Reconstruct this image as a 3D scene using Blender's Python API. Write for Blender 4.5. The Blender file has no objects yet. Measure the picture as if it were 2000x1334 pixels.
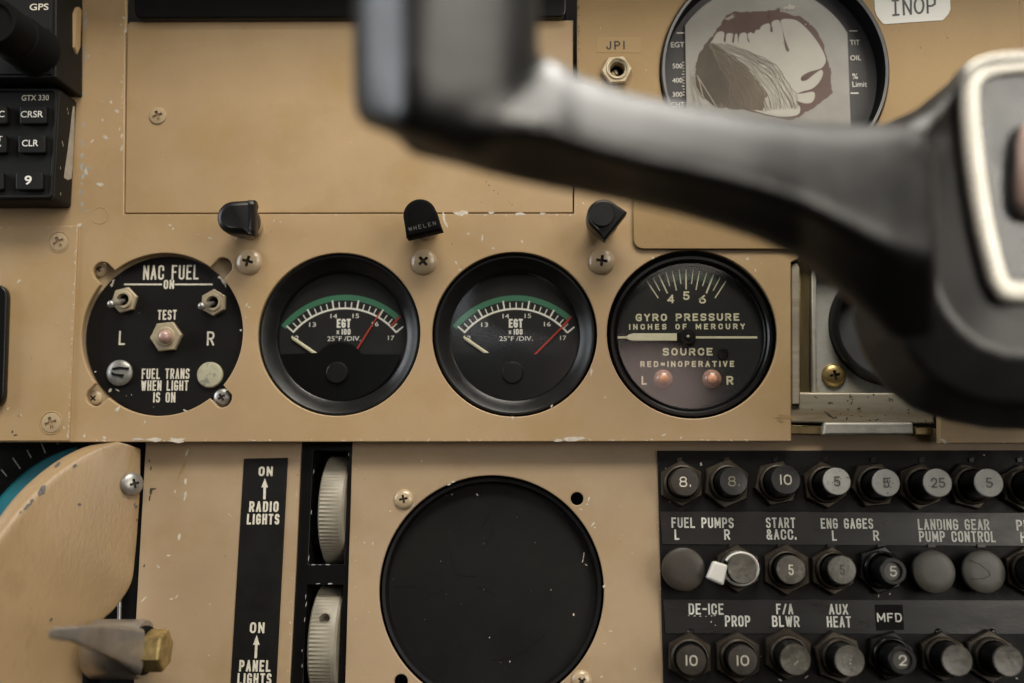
import bpy, bmesh, math, random
from mathutils import Vector, Matrix

C = bpy.context.scene.collection
SC = bpy.context.scene
PI = math.pi
R_ = math.radians

# ------------------------------------------------------------------ camera
F = 1944.4                      # focal length in photo pixels (35 mm lens)
D0 = 0.355                      # metres from the lens to the panel
psi = math.asin(0.0394); phi = math.asin(0.1044)
r_ = Vector((math.cos(psi), math.sin(psi), 0))
f_ = Vector((-math.sin(psi)*math.cos(phi), math.cos(psi)*math.cos(phi), math.sin(phi)))
u_ = r_.cross(f_)
CAM = -f_*D0
cd = bpy.data.cameras.new('camera'); cam = bpy.data.objects.new('camera', cd); C.objects.link(cam)
cam.matrix_world = Matrix(((r_.x, u_.x, -f_.x, CAM.x), (r_.y, u_.y, -f_.y, CAM.y), (r_.z, u_.z, -f_.z, CAM.z), (0, 0, 0, 1)))
cd.lens = 35; cd.sensor_width = 36; cd.clip_start = 0.01; cd.clip_end = 50
cd.dof.use_dof = True; cd.dof.focus_distance = 0.350; cd.dof.aperture_fstop = 3.6; cd.dof.aperture_blades = 9
SC.camera = cam
SC.view_settings.view_transform = 'Standard'; SC.view_settings.look = 'None'
SC.view_settings.exposure = 0; SC.view_settings.gamma = 1
SC.cycles.max_bounces = 8; SC.cycles.transparent_max_bounces = 12
SC.cycles.caustics_reflective = False; SC.cycles.caustics_refractive = False

# ------------------------------------------------------------------ light
W = bpy.data.worlds.new('World'); SC.world = W; W.use_nodes = True
nt = W.node_tree; bg = nt.nodes['Background']
tc = nt.nodes.new('ShaderNodeTexCoord'); sx = nt.nodes.new('ShaderNodeSeparateXYZ')
rp = nt.nodes.new('ShaderNodeValToRGB'); mr = nt.nodes.new('ShaderNodeMapRange')
nt.links.new(tc.outputs['Generated'], sx.inputs[0]); nt.links.new(sx.outputs['Z'], mr.inputs[0])
mr.inputs[1].default_value = -1; mr.inputs[2].default_value = 1
nt.links.new(mr.outputs[0], rp.inputs[0]); nt.links.new(rp.outputs[0], bg.inputs[0])
rp.color_ramp.elements[0].position = 0.44; rp.color_ramp.elements[0].color = (.012, .010, .008, 1)
rp.color_ramp.elements[1].position = 0.70; rp.color_ramp.elements[1].color = (.34, .32, .29, 1)
bg.inputs[1].default_value = 0.40
wn = nt.nodes.new('ShaderNodeTexNoise'); wn.inputs['Scale'].default_value = 2.6; wn.inputs['Detail'].default_value = 1.5
nt.links.new(tc.outputs['Generated'], wn.inputs['Vector'])
wm = nt.nodes.new('ShaderNodeMapRange'); wm.inputs[1].default_value = .42; wm.inputs[2].default_value = .62; wm.inputs[3].default_value = .15; wm.inputs[4].default_value = 1.9
nt.links.new(wn.outputs['Fac'], wm.inputs[0])
wx = nt.nodes.new('ShaderNodeVectorMath'); wx.operation = 'SCALE'; nt.links.new(rp.outputs[0], wx.inputs[0]); nt.links.new(wm.outputs[0], wx.inputs['Scale']); nt.links.new(wx.outputs[0], bg.inputs[0])

def area(name, loc, target, sx_, sy_, power, col):
    l = bpy.data.lights.new(name, 'AREA'); l.shape = 'RECTANGLE'; l.size = sx_; l.size_y = sy_
    l.energy = power; l.color = col
    o = bpy.data.objects.new(name, l); C.objects.link(o); o.location = loc
    o.rotation_euler = (Vector(target)-Vector(loc)).to_track_quat('-Z', 'Y').to_euler()
    return o
area('window_light_right', (.60, -.68, .20), (0.05, 0, 0), .40, .66, 4.8, (1, .94, .83))
area('window_light_left', (-.75, -.17, .20), (0, -.10, .04), .42, .46, 3.5, (.92, .96, 1))
area('windscreen_light', (.10, -.62, .85), (0.05, 0, -.03), .6, .25, 7.4, (1, .92, .78))
area('overhead_light', (.14, -.13, .58), (.10, -.15, 0), .8, .46, 6.5, (1, .95, .86))
area('forward_window_light', (.12, .20, .52), (.08, -.15, .03), .7, .16, 2.8, (1, .96, .88))

# added lamps behind the camera, placed to mirror in the gauge glasses
for nm, lc, w_, h_, p_, c_ in (('rear_reflection_light', (.14, -1.0, .035), .17, .12, .20, (1, .74, .66)), ('rear_reflection_light', (.20, -1.0, .245), .20, .10, .12, (1, .92, .80)), ('rear_reflection_light', (-.05, -1.0, .19), .24, .16, .20, (.86, .92, 1))):
    lo = area(nm, lc, (lc[0]*.4, 0, .0), w_, h_, p_, c_); lo.data.shape = 'ELLIPSE'

# ------------------------------------------------------------------ planes and pixels
def ray(px, py):
    return r_*((px-1000)/F) + u_*((667-py)/F) + f_
def pt(px, py, dist):
    "the point a given distance in front of the lens"
    return CAM + ray(px, py)*dist

class Plane:
    def __init__(s, o, t):
        s.o = Vector(o); s.n = Vector((0, -math.cos(t), math.sin(t))); s.u = Vector((1, 0, 0)); s.v = Vector((0, math.sin(t), math.cos(t)))
    def hit(s, px, py, h=0.0):
        d = ray(px, py)
        return CAM + d*(((s.o + s.n*h - CAM).dot(s.n))/d.dot(s.n))
    def frame(s, px, py, h=0.0):
        p = s.hit(px, py, h); u, v, n = s.u, s.v, s.n
        return Matrix(((u.x, v.x, n.x, p.x), (u.y, v.y, n.y, p.y), (u.z, v.z, n.z, p.z), (0, 0, 0, 1)))
P0 = Plane((0, 0, 0), 0)
_d = ray(1000, 863); P1 = Plane(CAM + _d*((0.0075-CAM.y)/_d.y), R_(6))
MM = 0.001

# ------------------------------------------------------------------ materials
MATS = {}
def mat(name, col, rough=.5, metal=0, var=.0, vscale=60, bump=0, bscale=1500, spec=.5, coat=0, chips=None, specks=None,
        stretch=None, emit=None, rvar=0, col2=None, c2thr=(.55, .6), c2scale=300, trans=0, sss=0):
    m = bpy.data.materials.new(name); m.use_nodes = True; n = m.node_tree.nodes; L = m.node_tree.links
    b = n['Principled BSDF']; MATS[name] = m
    b.inputs['Roughness'].default_value = rough; b.inputs['Metallic'].default_value = metal
    b.inputs['Specular IOR Level'].default_value = spec; b.inputs['Coat Weight'].default_value = coat
    b.inputs['Coat Roughness'].default_value = .15; b.inputs['Transmission Weight'].default_value = trans
    if sss:
        b.inputs['Subsurface Weight'].default_value = sss; b.inputs['Subsurface Scale'].default_value = .003
    tcn = n.new('ShaderNodeTexCoord'); oi = n.new('ShaderNodeObjectInfo')
    ad = n.new('ShaderNodeVectorMath'); ad.operation = 'ADD'; L.new(tcn.outputs['Object'], ad.inputs[0]); L.new(oi.outputs['Random'], ad.inputs[1])
    mp = n.new('ShaderNodeMapping'); L.new(ad.outputs[0], mp.inputs[0])
    if stretch: mp.inputs['Scale'].default_value = stretch
    vec = mp.outputs[0]
    def noise(scale, detail=4, r=.55):
        q = n.new('ShaderNodeTexNoise'); q.inputs['Scale'].default_value = scale; q.inputs['Detail'].default_value = detail
        q.inputs['Roughness'].default_value = r; L.new(vec, q.inputs['Vector']); return q.outputs['Fac']
    def ramp(fac, a, bb):
        q = n.new('ShaderNodeMapRange'); q.inputs[1].default_value = a; q.inputs[2].default_value = bb; L.new(fac, q.inputs[0]); return q.outputs[0]
    def mix(fac, A, B):
        q = n.new('ShaderNodeMix'); q.data_type = 'RGBA'
        if hasattr(fac, 'default_value'): L.new(fac, q.inputs[0])
        else: q.inputs[0].default_value = fac
        for s, X in ((6, A), (7, B)):
            if isinstance(X, tuple): q.inputs[s].default_value = (*X[:3], 1)
            else: L.new(X, q.inputs[s])
        return q.outputs[2]
    def mul(A, B):
        q = n.new('ShaderNodeMath'); q.operation = 'MULTIPLY'; L.new(A, q.inputs[0]); L.new(B, q.inputs[1]); return q.outputs[0]
    cur = col
    if var:
        lo = tuple(c*(1-var) for c in col); hi = tuple(min(1, c*(1+var)) for c in col)
        cur = mix(ramp(noise(vscale, 6, .6), .3, .7), lo, hi)
    if col2:
        cur = mix(ramp(noise(c2scale, 5, .65), *c2thr), cur, col2)
    if specks:   # small dark dirt
        cur = mix(mul(ramp(noise(specks[1], 3, .7), .70, .76), ramp(noise(specks[1]*.12, 2), .45, .6)), cur, specks[0])
    if chips:    # small pale paint chips in drifting patches
        cur = mix(mul(ramp(noise(chips[1], 5, .72), .685, .70), ramp(noise(chips[1]*.1, 2), .47, .55)), cur, chips[0])
    if isinstance(cur, tuple): b.inputs['Base Color'].default_value = (*cur[:3], 1)
    else: L.new(cur, b.inputs['Base Color'])
    if rvar:
        q = n.new('ShaderNodeMapRange'); q.inputs[1].default_value = .3; q.inputs[2].default_value = .7
        q.inputs[3].default_value = max(0.02, rough-rvar); q.inputs[4].default_value = min(1, rough+rvar)
        L.new(noise(vscale*1.7, 5, .65), q.inputs[0]); L.new(q.outputs[0], b.inputs['Roughness'])
    if bump:
        q = n.new('ShaderNodeBump'); q.inputs['Strength'].default_value = bump; q.inputs['Distance'].default_value = .0004
        L.new(noise(bscale, 3), q.inputs['Height']); L.new(q.outputs[0], b.inputs['Normal'])
    if emit:
        b.inputs['Emission Color'].default_value = (*emit[0], 1); b.inputs['Emission Strength'].default_value = emit[1]
    return m

TAN = (.42, .293, .163)
CHIP = (.50, .47, .40)
tan = mat('tan paint', TAN, .42, var=.09, vscale=22, col2=(.37, .245, .105), c2thr=(.48, .78), c2scale=34, bump=.10, bscale=1600, chips=(CHIP, 700), specks=((.10, .065, .03), 900), rvar=.07)
tan_low = mat('tan paint satin', (.372, .27, .166), .5, var=.10, vscale=20, col2=(.32, .22, .115), c2thr=(.48, .78), c2scale=36, bump=.10, bscale=1500, chips=(CHIP, 560), specks=((.09, .06, .035), 700), rvar=.07)
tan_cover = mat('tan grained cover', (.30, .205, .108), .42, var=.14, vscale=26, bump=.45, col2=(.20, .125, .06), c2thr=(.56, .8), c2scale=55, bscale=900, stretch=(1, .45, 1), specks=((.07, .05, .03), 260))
tan_screw = mat('tan painted steel', (.42, .32, .20), .25, var=.1, vscale=300, bump=.1, specks=((.05, .04, .03), 700), coat=.4)
chipm = mat('bare primer', (.55, .50, .42), .55, var=.2, vscale=700, bump=.2)
chipg = mat('grey primer', (.36, .35, .34), .6, var=.2, vscale=500, bump=.2)
darkm = mat('dark scuff and slot', (.05, .035, .022), .6, var=.3, vscale=600)
grime = mat('brown grime', (.31, .205, .095), .5, var=.2, vscale=300)
blk = mat('black paint', (.006, .0055, .005), .5, var=.25, vscale=90, bump=.05, bscale=1800, specks=((.05, .05, .045), 1000), rvar=.08, spec=.25)
blk_gloss = mat('black gloss', (.004, .004, .004), .28, var=.2, vscale=80, bump=.02, specks=((.04, .04, .04), 1200), spec=.35)
blk_bezel = mat('black bezel satin', (.006, .006, .006), .36, var=.3, vscale=120, bump=.02, bscale=2400, rvar=.06, spec=.32, specks=((.06, .06, .055), 1100))
blk_matte = mat('black matte', (.004, .004, .004), .8, var=.3, vscale=60, spec=.1)
blk_dust = mat('dusty black plastic', (.0072, .0068, .0062), .6, var=.5, vscale=16, bump=.08, bscale=1300, specks=((.12, .11, .09), 520), rvar=.14, spec=.18)
blk_plate = mat('black crackle plate', (.0065, .006, .0056), .5, var=.35, vscale=70, bump=.12, bscale=1300, specks=((.06, .055, .05), 800), rvar=.12, spec=.15)
blk_strip = mat('black label strip', (.009, .009, .0088), .34, var=.3, vscale=60, bump=.08, bscale=1100, rvar=.12, stretch=(.35, 1, 1), spec=.34)
blk_radio = mat('black radio plastic', (.006, .006, .0055), .6, var=.15, vscale=80, bump=.08, bscale=2200, spec=.25)
yoke_m = mat('black yoke plastic', (.009, .0088, .0085), .37, var=.2, vscale=26, bump=.12, bscale=700, rvar=.08, spec=.58)
face_grey = mat('dark grey dial card', (.013, .013, .0135), .55, var=.2, vscale=120, bump=.02, spec=.3)
nac_face = mat('engraved black plate', (.006, .0052, .0045), .55, var=.3, vscale=70, bump=.06, bscale=1700, specks=((.05, .045, .035), 900), spec=.2)
white = mat('white paint', (.82, .80, .74), .5, var=.08, vscale=600)
white_old = mat('aged white filling', (.64, .60, .50), .55, var=.16, vscale=800)
white_fuse = mat('pale grey filling', (.72, .72, .66), .55, var=.15, vscale=900)
cream = mat('cream luminous paint', (.66, .61, .44), .5, var=.06, vscale=500)
green = mat('green scale paint', (.045, .17, .10), .5, var=.08)
green_dk = mat('dark green band', (.012, .035, .022), .5)
red = mat('red needle paint', (.42, .035, .02), .45)
inkb = mat('black ink', (.012, .011, .012), .5)
inkg = mat('grey ink', (.06, .06, .065), .5)
nickel = mat('warm nickel', (.58, .49, .34), .36, .45, var=.12, vscale=400, bump=.08, bscale=1500)
steel = mat('worn steel', (.38, .37, .35), .36, .7, var=.25, vscale=300, bump=.1, bscale=900, specks=((.05, .045, .04), 500))
alum = mat('brushed aluminium', (.40, .36, .28), .45, .3, var=.30, vscale=60, stretch=(.12, 1, 1), bump=.15, bscale=1400, specks=((.05, .035, .02), 300), rvar=.12, col2=(.26, .20, .12), c2thr=(.52, .66), c2scale=90)
alum_b = mat('clear aluminium plate', (.46, .46, .43), .42, .3, var=.25, vscale=70, bump=.1, specks=((.24, .13, .035), 110), col2=(.34, .29, .19), c2thr=(.5, .65), c2scale=70)
alum_p = mat('pale aluminium', (.46, .44, .39), .45, .35, var=.2, vscale=200, bump=.2)
brass = mat('yellow brass', (.40, .295, .125), .32, .7, var=.4, vscale=350, specks=((.02, .017, .012), 260))
brassd = mat('dull brass', (.30, .23, .12), .4, 1, var=.3, vscale=120, stretch=(1, .2, 1))
bronze = mat('dark bronze', (.036, .028, .019), .45, .45, var=.5, vscale=260, bump=.25, bscale=900, col2=(.13, .085, .04), c2thr=(.66, .74), c2scale=420)
castm = mat('cast grey metal', (.36, .33, .30), .34, .75, var=.2, vscale=120, bump=.15, bscale=900, rvar=.08)
chrome = mat('satin silver trim', (.40, .385, .345), .28, .65, var=.12, vscale=40, rvar=.08)
ivory = mat('ivory plastic', (.265, .242, .19), .45, var=.18, vscale=120, bump=.06, specks=((.11, .08, .045), 520), sss=.08)
cap_dark = mat('dark brown cap', (.030, .024, .019), .40, var=.3, vscale=300, bump=.15, bscale=1200)
cap_blk = mat('black cap', (.010, .010, .010), .30, var=.3, vscale=300, bump=.05)
cap_grey = mat('pale grey cap', (.40, .395, .365), .55, var=.13, vscale=260, bump=.2, bscale=900, specks=((.12, .11, .09), 500))
cap_worn = mat('worn grey brown cap', (.085, .078, .063), .36, var=.4, vscale=230, bump=.35, bscale=520, col2=(.17, .155, .13), c2thr=(.55, .75), c2scale=330)
dome_m = mat('olive black dome', (.060, .056, .046), .42, var=.2, vscale=150, bump=.1)
pit_m = mat('dark engraving', (.045, .042, .035), .6, var=.3, vscale=900)
nylon = mat('white nylon', (.62, .62, .58), .4, var=.05, bump=.05, sss=.2)
teal = mat('teal paint', (.010, .17, .22), .5, var=.12, vscale=60)
pink = mat('pink lens', (.42, .27, .23), .22, var=.1, vscale=500, coat=.6)
amber = mat('amber lamp lens', (.30, .17, .125), .15, var=.12, vscale=300, coat=.8, emit=((1, .35, .18), .02))
amber_core = mat('lamp core', (.62, .32, .20), .45, var=.15, vscale=900, emit=((1, .36, .12), .05))
jewel = mat('grey jewel', (.24, .235, .22), .32, .3, var=.35, vscale=350, bump=.2, bscale=300)
lens_y = mat('cracked pale lens', (.44, .42, .30), .3, var=.22, vscale=260, bump=.25, bscale=420, col2=(.26, .25, .20), c2thr=(.52, .6), c2scale=260, coat=.4)
sticker = mat('white sticker', (.66, .66, .62), .4, var=.03, vscale=60)
tape = mat('tan tape', (.335, .228, .112), .38, var=.04, vscale=80, spec=.3)
tape_b = mat('black tape', (.005, .005, .005), .6, var=.2, vscale=120, spec=.1)
lcd = mat('dead screen', (.30, .288, .26), .26, var=.28, vscale=16, spec=.8)
lcd_light = mat('delaminated screen', (.44, .42, .37), .24, var=.12, vscale=26, spec=.7)
lcd_maroon = mat('leaked screen stain', (.110, .066, .054), .3, var=.14, vscale=90)
lcd_brown = mat('rippled screen stain', (.115, .092, .069), .3, var=.35, vscale=55, col2=(.25, .215, .17), c2thr=(.56, .72), c2scale=120, stretch=(1, .5, 1))
lcd_ripple = mat('pale ripple', (.335, .305, .25), .35, var=.25, vscale=160)
lcd_card = mat('grey screen surround', (.040, .039, .041), .5, var=.2, vscale=300, stretch=(1, .05, 1))
rim_grey = mat('grey rim', (.16, .16, .16), .4, var=.1)
clock_glass = mat('grey clock glass', (.09, .095, .10), .14, spec=.9, var=.25, vscale=40, coat=.8)

def glass_mat():
    m = bpy.data.materials.new('cover glass'); m.use_nodes = True; n = m.node_tree.nodes; L = m.node_tree.links
    n.remove(n['Principled BSDF']); o = n['Material Output']
    tr = n.new('ShaderNodeBsdfTransparent'); tr.inputs[0].default_value = (.93, .94, .93, 1)
    gl = n.new('ShaderNodeBsdfGlossy'); gl.inputs['Roughness'].default_value = .10
    fr = n.new('ShaderNodeFresnel'); fr.inputs[0].default_value = 1.5
    mx = n.new('ShaderNodeMixShader'); L.new(fr.outputs[0], mx.inputs[0]); L.new(tr.outputs[0], mx.inputs[1]); L.new(gl.outputs[0], mx.inputs[2])
    L.new(mx.outputs[0], o.inputs[0]); return m
glass = glass_mat()

# ------------------------------------------------------------------ building helpers
def obj(name, src, mats, parent=None, matrix=None, smooth=35):
    if isinstance(src, bmesh.types.BMesh):
        me = bpy.data.meshes.new(name); bmesh.ops.recalc_face_normals(src, faces=src.faces[:]) if src.faces else None
        src.to_mesh(me); src.free()
    else:
        me = src; me.name = name
    if not isinstance(mats, (list, tuple)): mats = [mats]
    for i, m in enumerate(mats):
        if i < len(me.materials): me.materials[i] = m
        else: me.materials.append(m)
    if smooth:
        me.shade_smooth(); me.set_sharp_from_angle(angle=R_(smooth))
    o = bpy.data.objects.new(name, me); C.objects.link(o)
    if parent is not None: o.parent = parent
    if matrix is not None: o.matrix_world = matrix
    return o

class Thing:
    "An Empty on a plane that parents the parts; local x,y lie in the plane, z points out of it."
    def __init__(s, name, label, cat, plane, px, py, h=0.0, group=None, kind=None):
        s.pl, s.h, s.px, s.py = plane, h, px, py
        s.o = bpy.data.objects.new(name, None); C.objects.link(s.o); s.o.empty_display_size = .005
        s.m = plane.frame(px, py, h); s.o.matrix_world = s.m; s.inv = s.m.inverted()
        if label: s.o['label'] = label; s.o['category'] = cat
        if group: s.o['group'] = group
        if kind: s.o['kind'] = kind
    def l(s, px, py, z=0.0):
        p = s.inv @ s.pl.hit(px, py, s.h+z); return (p.x, p.y)
    def L(s, pts, z=0.0): return [s.l(x, y, z) for x, y in pts]
    def k(s, z=0.0, px=None, py=None):
        px = s.px if px is None else px; py = s.py if py is None else py
        a = Vector(s.l(px-5, py, z)); b = Vector(s.l(px+5, py, z)); return (b-a).length/10
    def part(s, name, src, mats, parent=None, smooth=35):
        return obj(name, src, mats, parent or s.o, None, smooth)

def lathe(bm, prof, seg=48, c=(0, 0), mi=0, rot=0, cap=True):
    rings = []
    for r, z in prof:
        if r <= 1e-9: rings.append([bm.verts.new((c[0], c[1], z))])
        else: rings.append([bm.verts.new((c[0]+r*math.cos(rot+2*PI*i/seg), c[1]+r*math.sin(rot+2*PI*i/seg), z)) for i in range(seg)])
    for A, B in zip(rings, rings[1:]):
        for i in range(seg):
            j = (i+1) % seg
            if len(A) == 1 and len(B) == 1: continue
            if len(A) == 1: f = bm.faces.new((A[0], B[i], B[j]))
            elif len(B) == 1: f = bm.faces.new((A[i], B[0], A[j]))
            else: f = bm.faces.new((A[i], B[i], B[j], A[j]))
            f.material_index = mi
    return bm
def lathed(prof, **k): return lathe(bmesh.new(), prof, **k)

def box(bm, x0, x1, y0, y1, z0, z1, mi=0):
    v = [bm.verts.new(p) for p in ((x0, y0, z0), (x1, y0, z0), (x1, y1, z0), (x0, y1, z0), (x0, y0, z1), (x1, y0, z1), (x1, y1, z1), (x0, y1, z1))]
    for q in ((3, 2, 1, 0), (4, 5, 6, 7), (0, 1, 5, 4), (1, 2, 6, 5), (2, 3, 7, 6), (3, 0, 4, 7)):
        bm.faces.new([v[i] for i in q]).material_index = mi

def circ(c, r, n=72, a0=0): return [(c[0]+r*math.cos(a0+2*PI*i/n), c[1]+r*math.sin(a0+2*PI*i/n)) for i in range(n)]

def round_poly(pts, rad, n=5):
    "round every corner of a closed outline"
    out = []; N = len(pts)
    for i in range(N):
        p = Vector(pts[i]); a = Vector(pts[i-1]); b = Vector(pts[(i+1) % N])
        r = rad[i] if isinstance(rad, (list, tuple)) else rad
        if r <= 0: out.append(tuple(p)); continue
        da = (a-p); db = (b-p); q = min(r, da.length*.49, db.length*.49)
        A = p+da.normalized()*q; B = p+db.normalized()*q
        for k in range(n+1):
            t = k/n; out.append(tuple((A*(1-t)+p*t)*(1-t)+(p*(1-t)+B*t)*t))
    return out

def plate(outer, holes=(), top=0.0, thick=.0015, bevel=.0003, res=2):
    "a bevelled sheet with holes: its face at z=top"
    cu = bpy.data.curves.new('plate', 'CURVE'); cu.dimensions = '2D'; cu.fill_mode = 'BOTH'
    for pts in [outer]+list(holes):
        sp = cu.splines.new('POLY'); sp.points.add(len(pts)-1); sp.use_cyclic_u = True
        for q, p in zip(sp.points, pts): q.co = (p[0], p[1], 0, 1)
    cu.extrude = max(1e-6, thick/2-bevel); cu.bevel_depth = bevel; cu.bevel_resolution = res; cu.offset = -bevel
    o = bpy.data.objects.new('plate', cu); C.objects.link(o)
    dg = bpy.context.evaluated_depsgraph_get(); me = bpy.data.meshes.new_from_object(o.evaluated_get(dg))
    bpy.data.objects.remove(o); bpy.data.curves.remove(cu)
    me.transform(Matrix.Translation((0, 0, top-thick/2)))
    return me

def flat(bm, pts, z, mi=0):
    f = bm.faces.new([bm.verts.new((x, y, z)) for x, y in pts]); f.material_index = mi
    if f.calc_area() > 0:
        f.normal_update()
        if f.normal.z < 0: f.normal_flip()
    return f
def flat_t(bm, pts, z, mi=0):
    "a flat concave outline, triangulated"
    f = flat(bm, pts, z, mi); bmesh.ops.triangulate(bm, faces=[f])

def fleck(bm, x, y, size, z, mi, rng, asp=1.0, ang=None, n=9):
    ang = rng.uniform(0, PI) if ang is None else ang
    ca, sa = math.cos(ang), math.sin(ang); pts = []
    for i in range(n):
        t = 2*PI*i/n; rr = size*rng.uniform(.45, 1.1)
        a, b = rr*math.cos(t)*asp, rr*math.sin(t)/max(1, asp**.5)
        pts.append((x+(a*ca-b*sa)*.62, y+(a*sa+b*ca)*.62))
    flat_t(bm, pts, z, mi)

# ---- lettering: a single-stroke engraver's alphabet, and the built-in sans
G = {}
def g(ch, w, *strokes): G[ch] = (w, strokes)
r = True
g('A', 1, [(0, 0), (.5, 1), (1, 0)], [(.18, .33), (.82, .33)])
g('B', 1, [(0, 0), (0, 1), (.94, 1, r), (.94, .53, r), (0, .53)], [(.5, .53), (1, .53, r), (1, 0, r), (0, 0)])
g('C', 1, [(1, .70), (1, 1, r), (0, 1, r), (0, 0, r), (1, 0, r), (1, .30)])
g('D', 1, [(0, 0), (0, 1), (1, 1, r), (1, 0, r), (0, 0), (0, .1)])
g('E', .9, [(1, 1), (0, 1), (0, 0), (1, 0)], [(0, .52), (.82, .52)])
g('F', .88, [(1, 1), (0, 1), (0, 0)], [(0, .52), (.8, .52)])
g('G', 1, [(1, .80), (1, 1, r), (0, 1, r), (0, 0, r), (1, 0, r), (1, .46), (.55, .46)])
g('H', 1, [(0, 0), (0, 1)], [(1, 0), (1, 1)], [(0, .5), (1, .5)])
g('I', 0, [(0, 0), (0, 1)])
g('J', .8, [(0, .28), (0, 0, r), (1, 0, r), (1, 1)])
g('K', 1, [(0, 0), (0, 1)], [(1, 1), (0, .4)], [(.3, .56), (1, 0)])
g('L', .86, [(0, 1), (0, 0), (1, 0)])
g('M', 1.3, [(0, 0), (0, 1), (.5, .25), (1, 1), (1, 0)])
g('N', 1, [(0, 0), (0, 1), (1, 0), (1, 1)])
g('O', 1, [(.5, 1), (0, 1, r), (0, 0, r), (1, 0, r), (1, 1, r), (.5, 1)])
g('P', 1, [(0, 0), (0, 1), (1, 1, r), (1, .45, r), (0, .45)])
g('R', 1, [(0, 0), (0, 1), (1, 1, r), (1, .47, r), (0, .47)], [(.5, .47), (1, 0)])
g('S', .95, [(1, .83), (1, 1, r), (0, 1, r), (0, .54, r), (1, .48, r), (1, 0, r), (0, 0, r), (0, .17)])
g('T', 1, [(0, 1), (1, 1)], [(.5, 1), (.5, 0)])
g('U', 1, [(0, 1), (0, 0, r), (1, 0, r), (1, 1)])
g('V', 1, [(0, 1), (.5, 0), (1, 1)])
g('W', 1.4, [(0, 1), (.25, 0), (.5, .9), (.75, 0), (1, 1)])
g('X', 1, [(0, 0), (1, 1)], [(0, 1), (1, 0)])
g('Y', 1, [(0, 1), (.5, .5), (1, 1)], [(.5, .5), (.5, 0)])
g('&', 1.1, [(1, 0), (.12, .74), (.12, 1, r), (.75, 1, r), (.75, .68), (0, .38), (0, 0, r), (.75, 0, r), (1, .42)])
g('/', .8, [(0, 0), (1, 1)])
g('-', .7, [(0, .5), (1, .5)])
g('=', .9, [(0, .34), (1, .34)], [(0, .66), (1, .66)])
g('.', 0, [(0, 0), (0, .13)])
g(' ', .62)
g('0', 1, [(.5, 1), (0, 1, r), (0, 0, r), (1, 0, r), (1, 1, r), (.5, 1)])
g('1', 0, [(0, 0), (0, 1)])
g('2', 1, [(0, .72), (0, 1, r), (1, 1, r), (1, .55), (0, 0), (1, 0)])
g('4', 1, [(.8, 0), (.8, 1), (0, .28), (1, .28)])
g('5', 1, [(.95, 1), (.1, 1), (.05, .56), (1, .62, r), (1, 0, r), (0, 0, r), (0, .2)])
g('6', 1, [(.85, 1), (0, .5), (0, 0, r), (1, 0, r), (1, .58, r), (.05, .55)])
g('8', 1, [(.5, 1), (.06, 1, r), (.06, .53, r), (.94, .53, r), (.94, 1, r), (.5, 1)], [(.5, .53), (0, .53, r), (0, 0, r), (1, 0, r), (1, .53, r), (.5, .53)])

def ribbon(bm, pts, w, z, mi=0):
    P = [Vector(p) for p in pts]
    Q = [P[0]]
    for p in P[1:]:
        if (p-Q[-1]).length > 1e-7: Q.append(p)
    P = Q
    if len(P) < 2: return
    closed = (P[0]-P[-1]).length < 1e-7
    for i in range(1, len(P)-1):
        if (P[i]-P[i-1]).normalized().dot((P[i+1]-P[i]).normalized()) < -.2:
            ribbon(bm, P[:i+1], w, z, mi); ribbon(bm, P[i:], w, z+.0000015, mi); return
    L, Rr = [], []
    N = len(P)
    for i in range(N):
        if closed: a, b = P[i-1 if i else N-2], P[i+1 if i < N-1 else 1]
        else: a, b = P[max(0, i-1)], P[min(N-1, i+1)]
        d1 = (P[i]-a); d2 = (b-P[i])
        if d1.length < 1e-9: d1 = d2
        if d2.length < 1e-9: d2 = d1
        d1 = d1.normalized(); d2 = d2.normalized()
        t = (d1+d2); t = t.normalized() if t.length > 1e-6 else d1
        nn = Vector((-t.y, t.x)); c = max(.45, nn.dot(Vector((-d1.y, d1.x)))); o = nn*(w/2/c)
        p = P[i].copy()
        if not closed and i == 0: p -= d2*w*.45
        if not closed and i == N-1: p += d1*w*.45
        L.append(bm.verts.new((*(p+o), z))); Rr.append(bm.verts.new((*(p-o), z)))
    for i in range(N-1):
        f = bm.faces.new((Rr[i], Rr[i+1], L[i+1], L[i])); f.material_index = mi

def stroke_text(bm, t, text, cx, cy, w, h, z, sw, gap=.42, mi=0, rad=.5, jit=0, rng=None):
    "engraved text filling the pixel box w x h centred on cx,cy of thing t at height z"
    k = t.k(z, cx, cy); c = t.l(cx, cy, z)
    W_, H_, S_ = (w-sw*.9)*k, (h-sw*.9)*k, sw*k
    n = sum(G[q][0] for q in text); gp = gap-.12; u = max(0, W_-S_*(len(text)-1))/max(1e-6, n+gp*(len(text)-1)) if len(text) > 1 or n > 0 else 0
    x = c[0]-W_/2; y0 = c[1]-H_/2; zi = 0
    for q in text:
        gw = G[q][0]*u
        for st in G[q][1]:
            raw = [(x+p[0]*gw, y0+p[1]*H_, len(p) > 2) for p in st]
            pts = []
            for i, p in enumerate(raw):
                if p[2] and 0 < i < len(raw)-1:
                    P = Vector(p[:2]); A = Vector(raw[i-1][:2])-P; B = Vector(raw[i+1][:2])-P
                    rr = min(gw*rad, A.length*.98 if i == 1 else A.length*.5, B.length*.98 if i == len(raw)-2 else B.length*.5)
                    A = P+A.normalized()*rr; B = P+B.normalized()*rr
                    for kk in range(6):
                        tt = kk/5; a1 = tt*PI/2
                        # circular-ish corner
                        m = A*(1-math.sin(a1)) + B*(1-math.cos(a1)) + P*(math.sin(a1)+math.cos(a1)-1)
                        pts.append(tuple(m))
                else: pts.append(p[:2])
            ribbon(bm, pts, S_, z+.00004+zi*.000006, mi); zi = (zi+1) % 6
        x += gw+gp*u+S_

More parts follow.
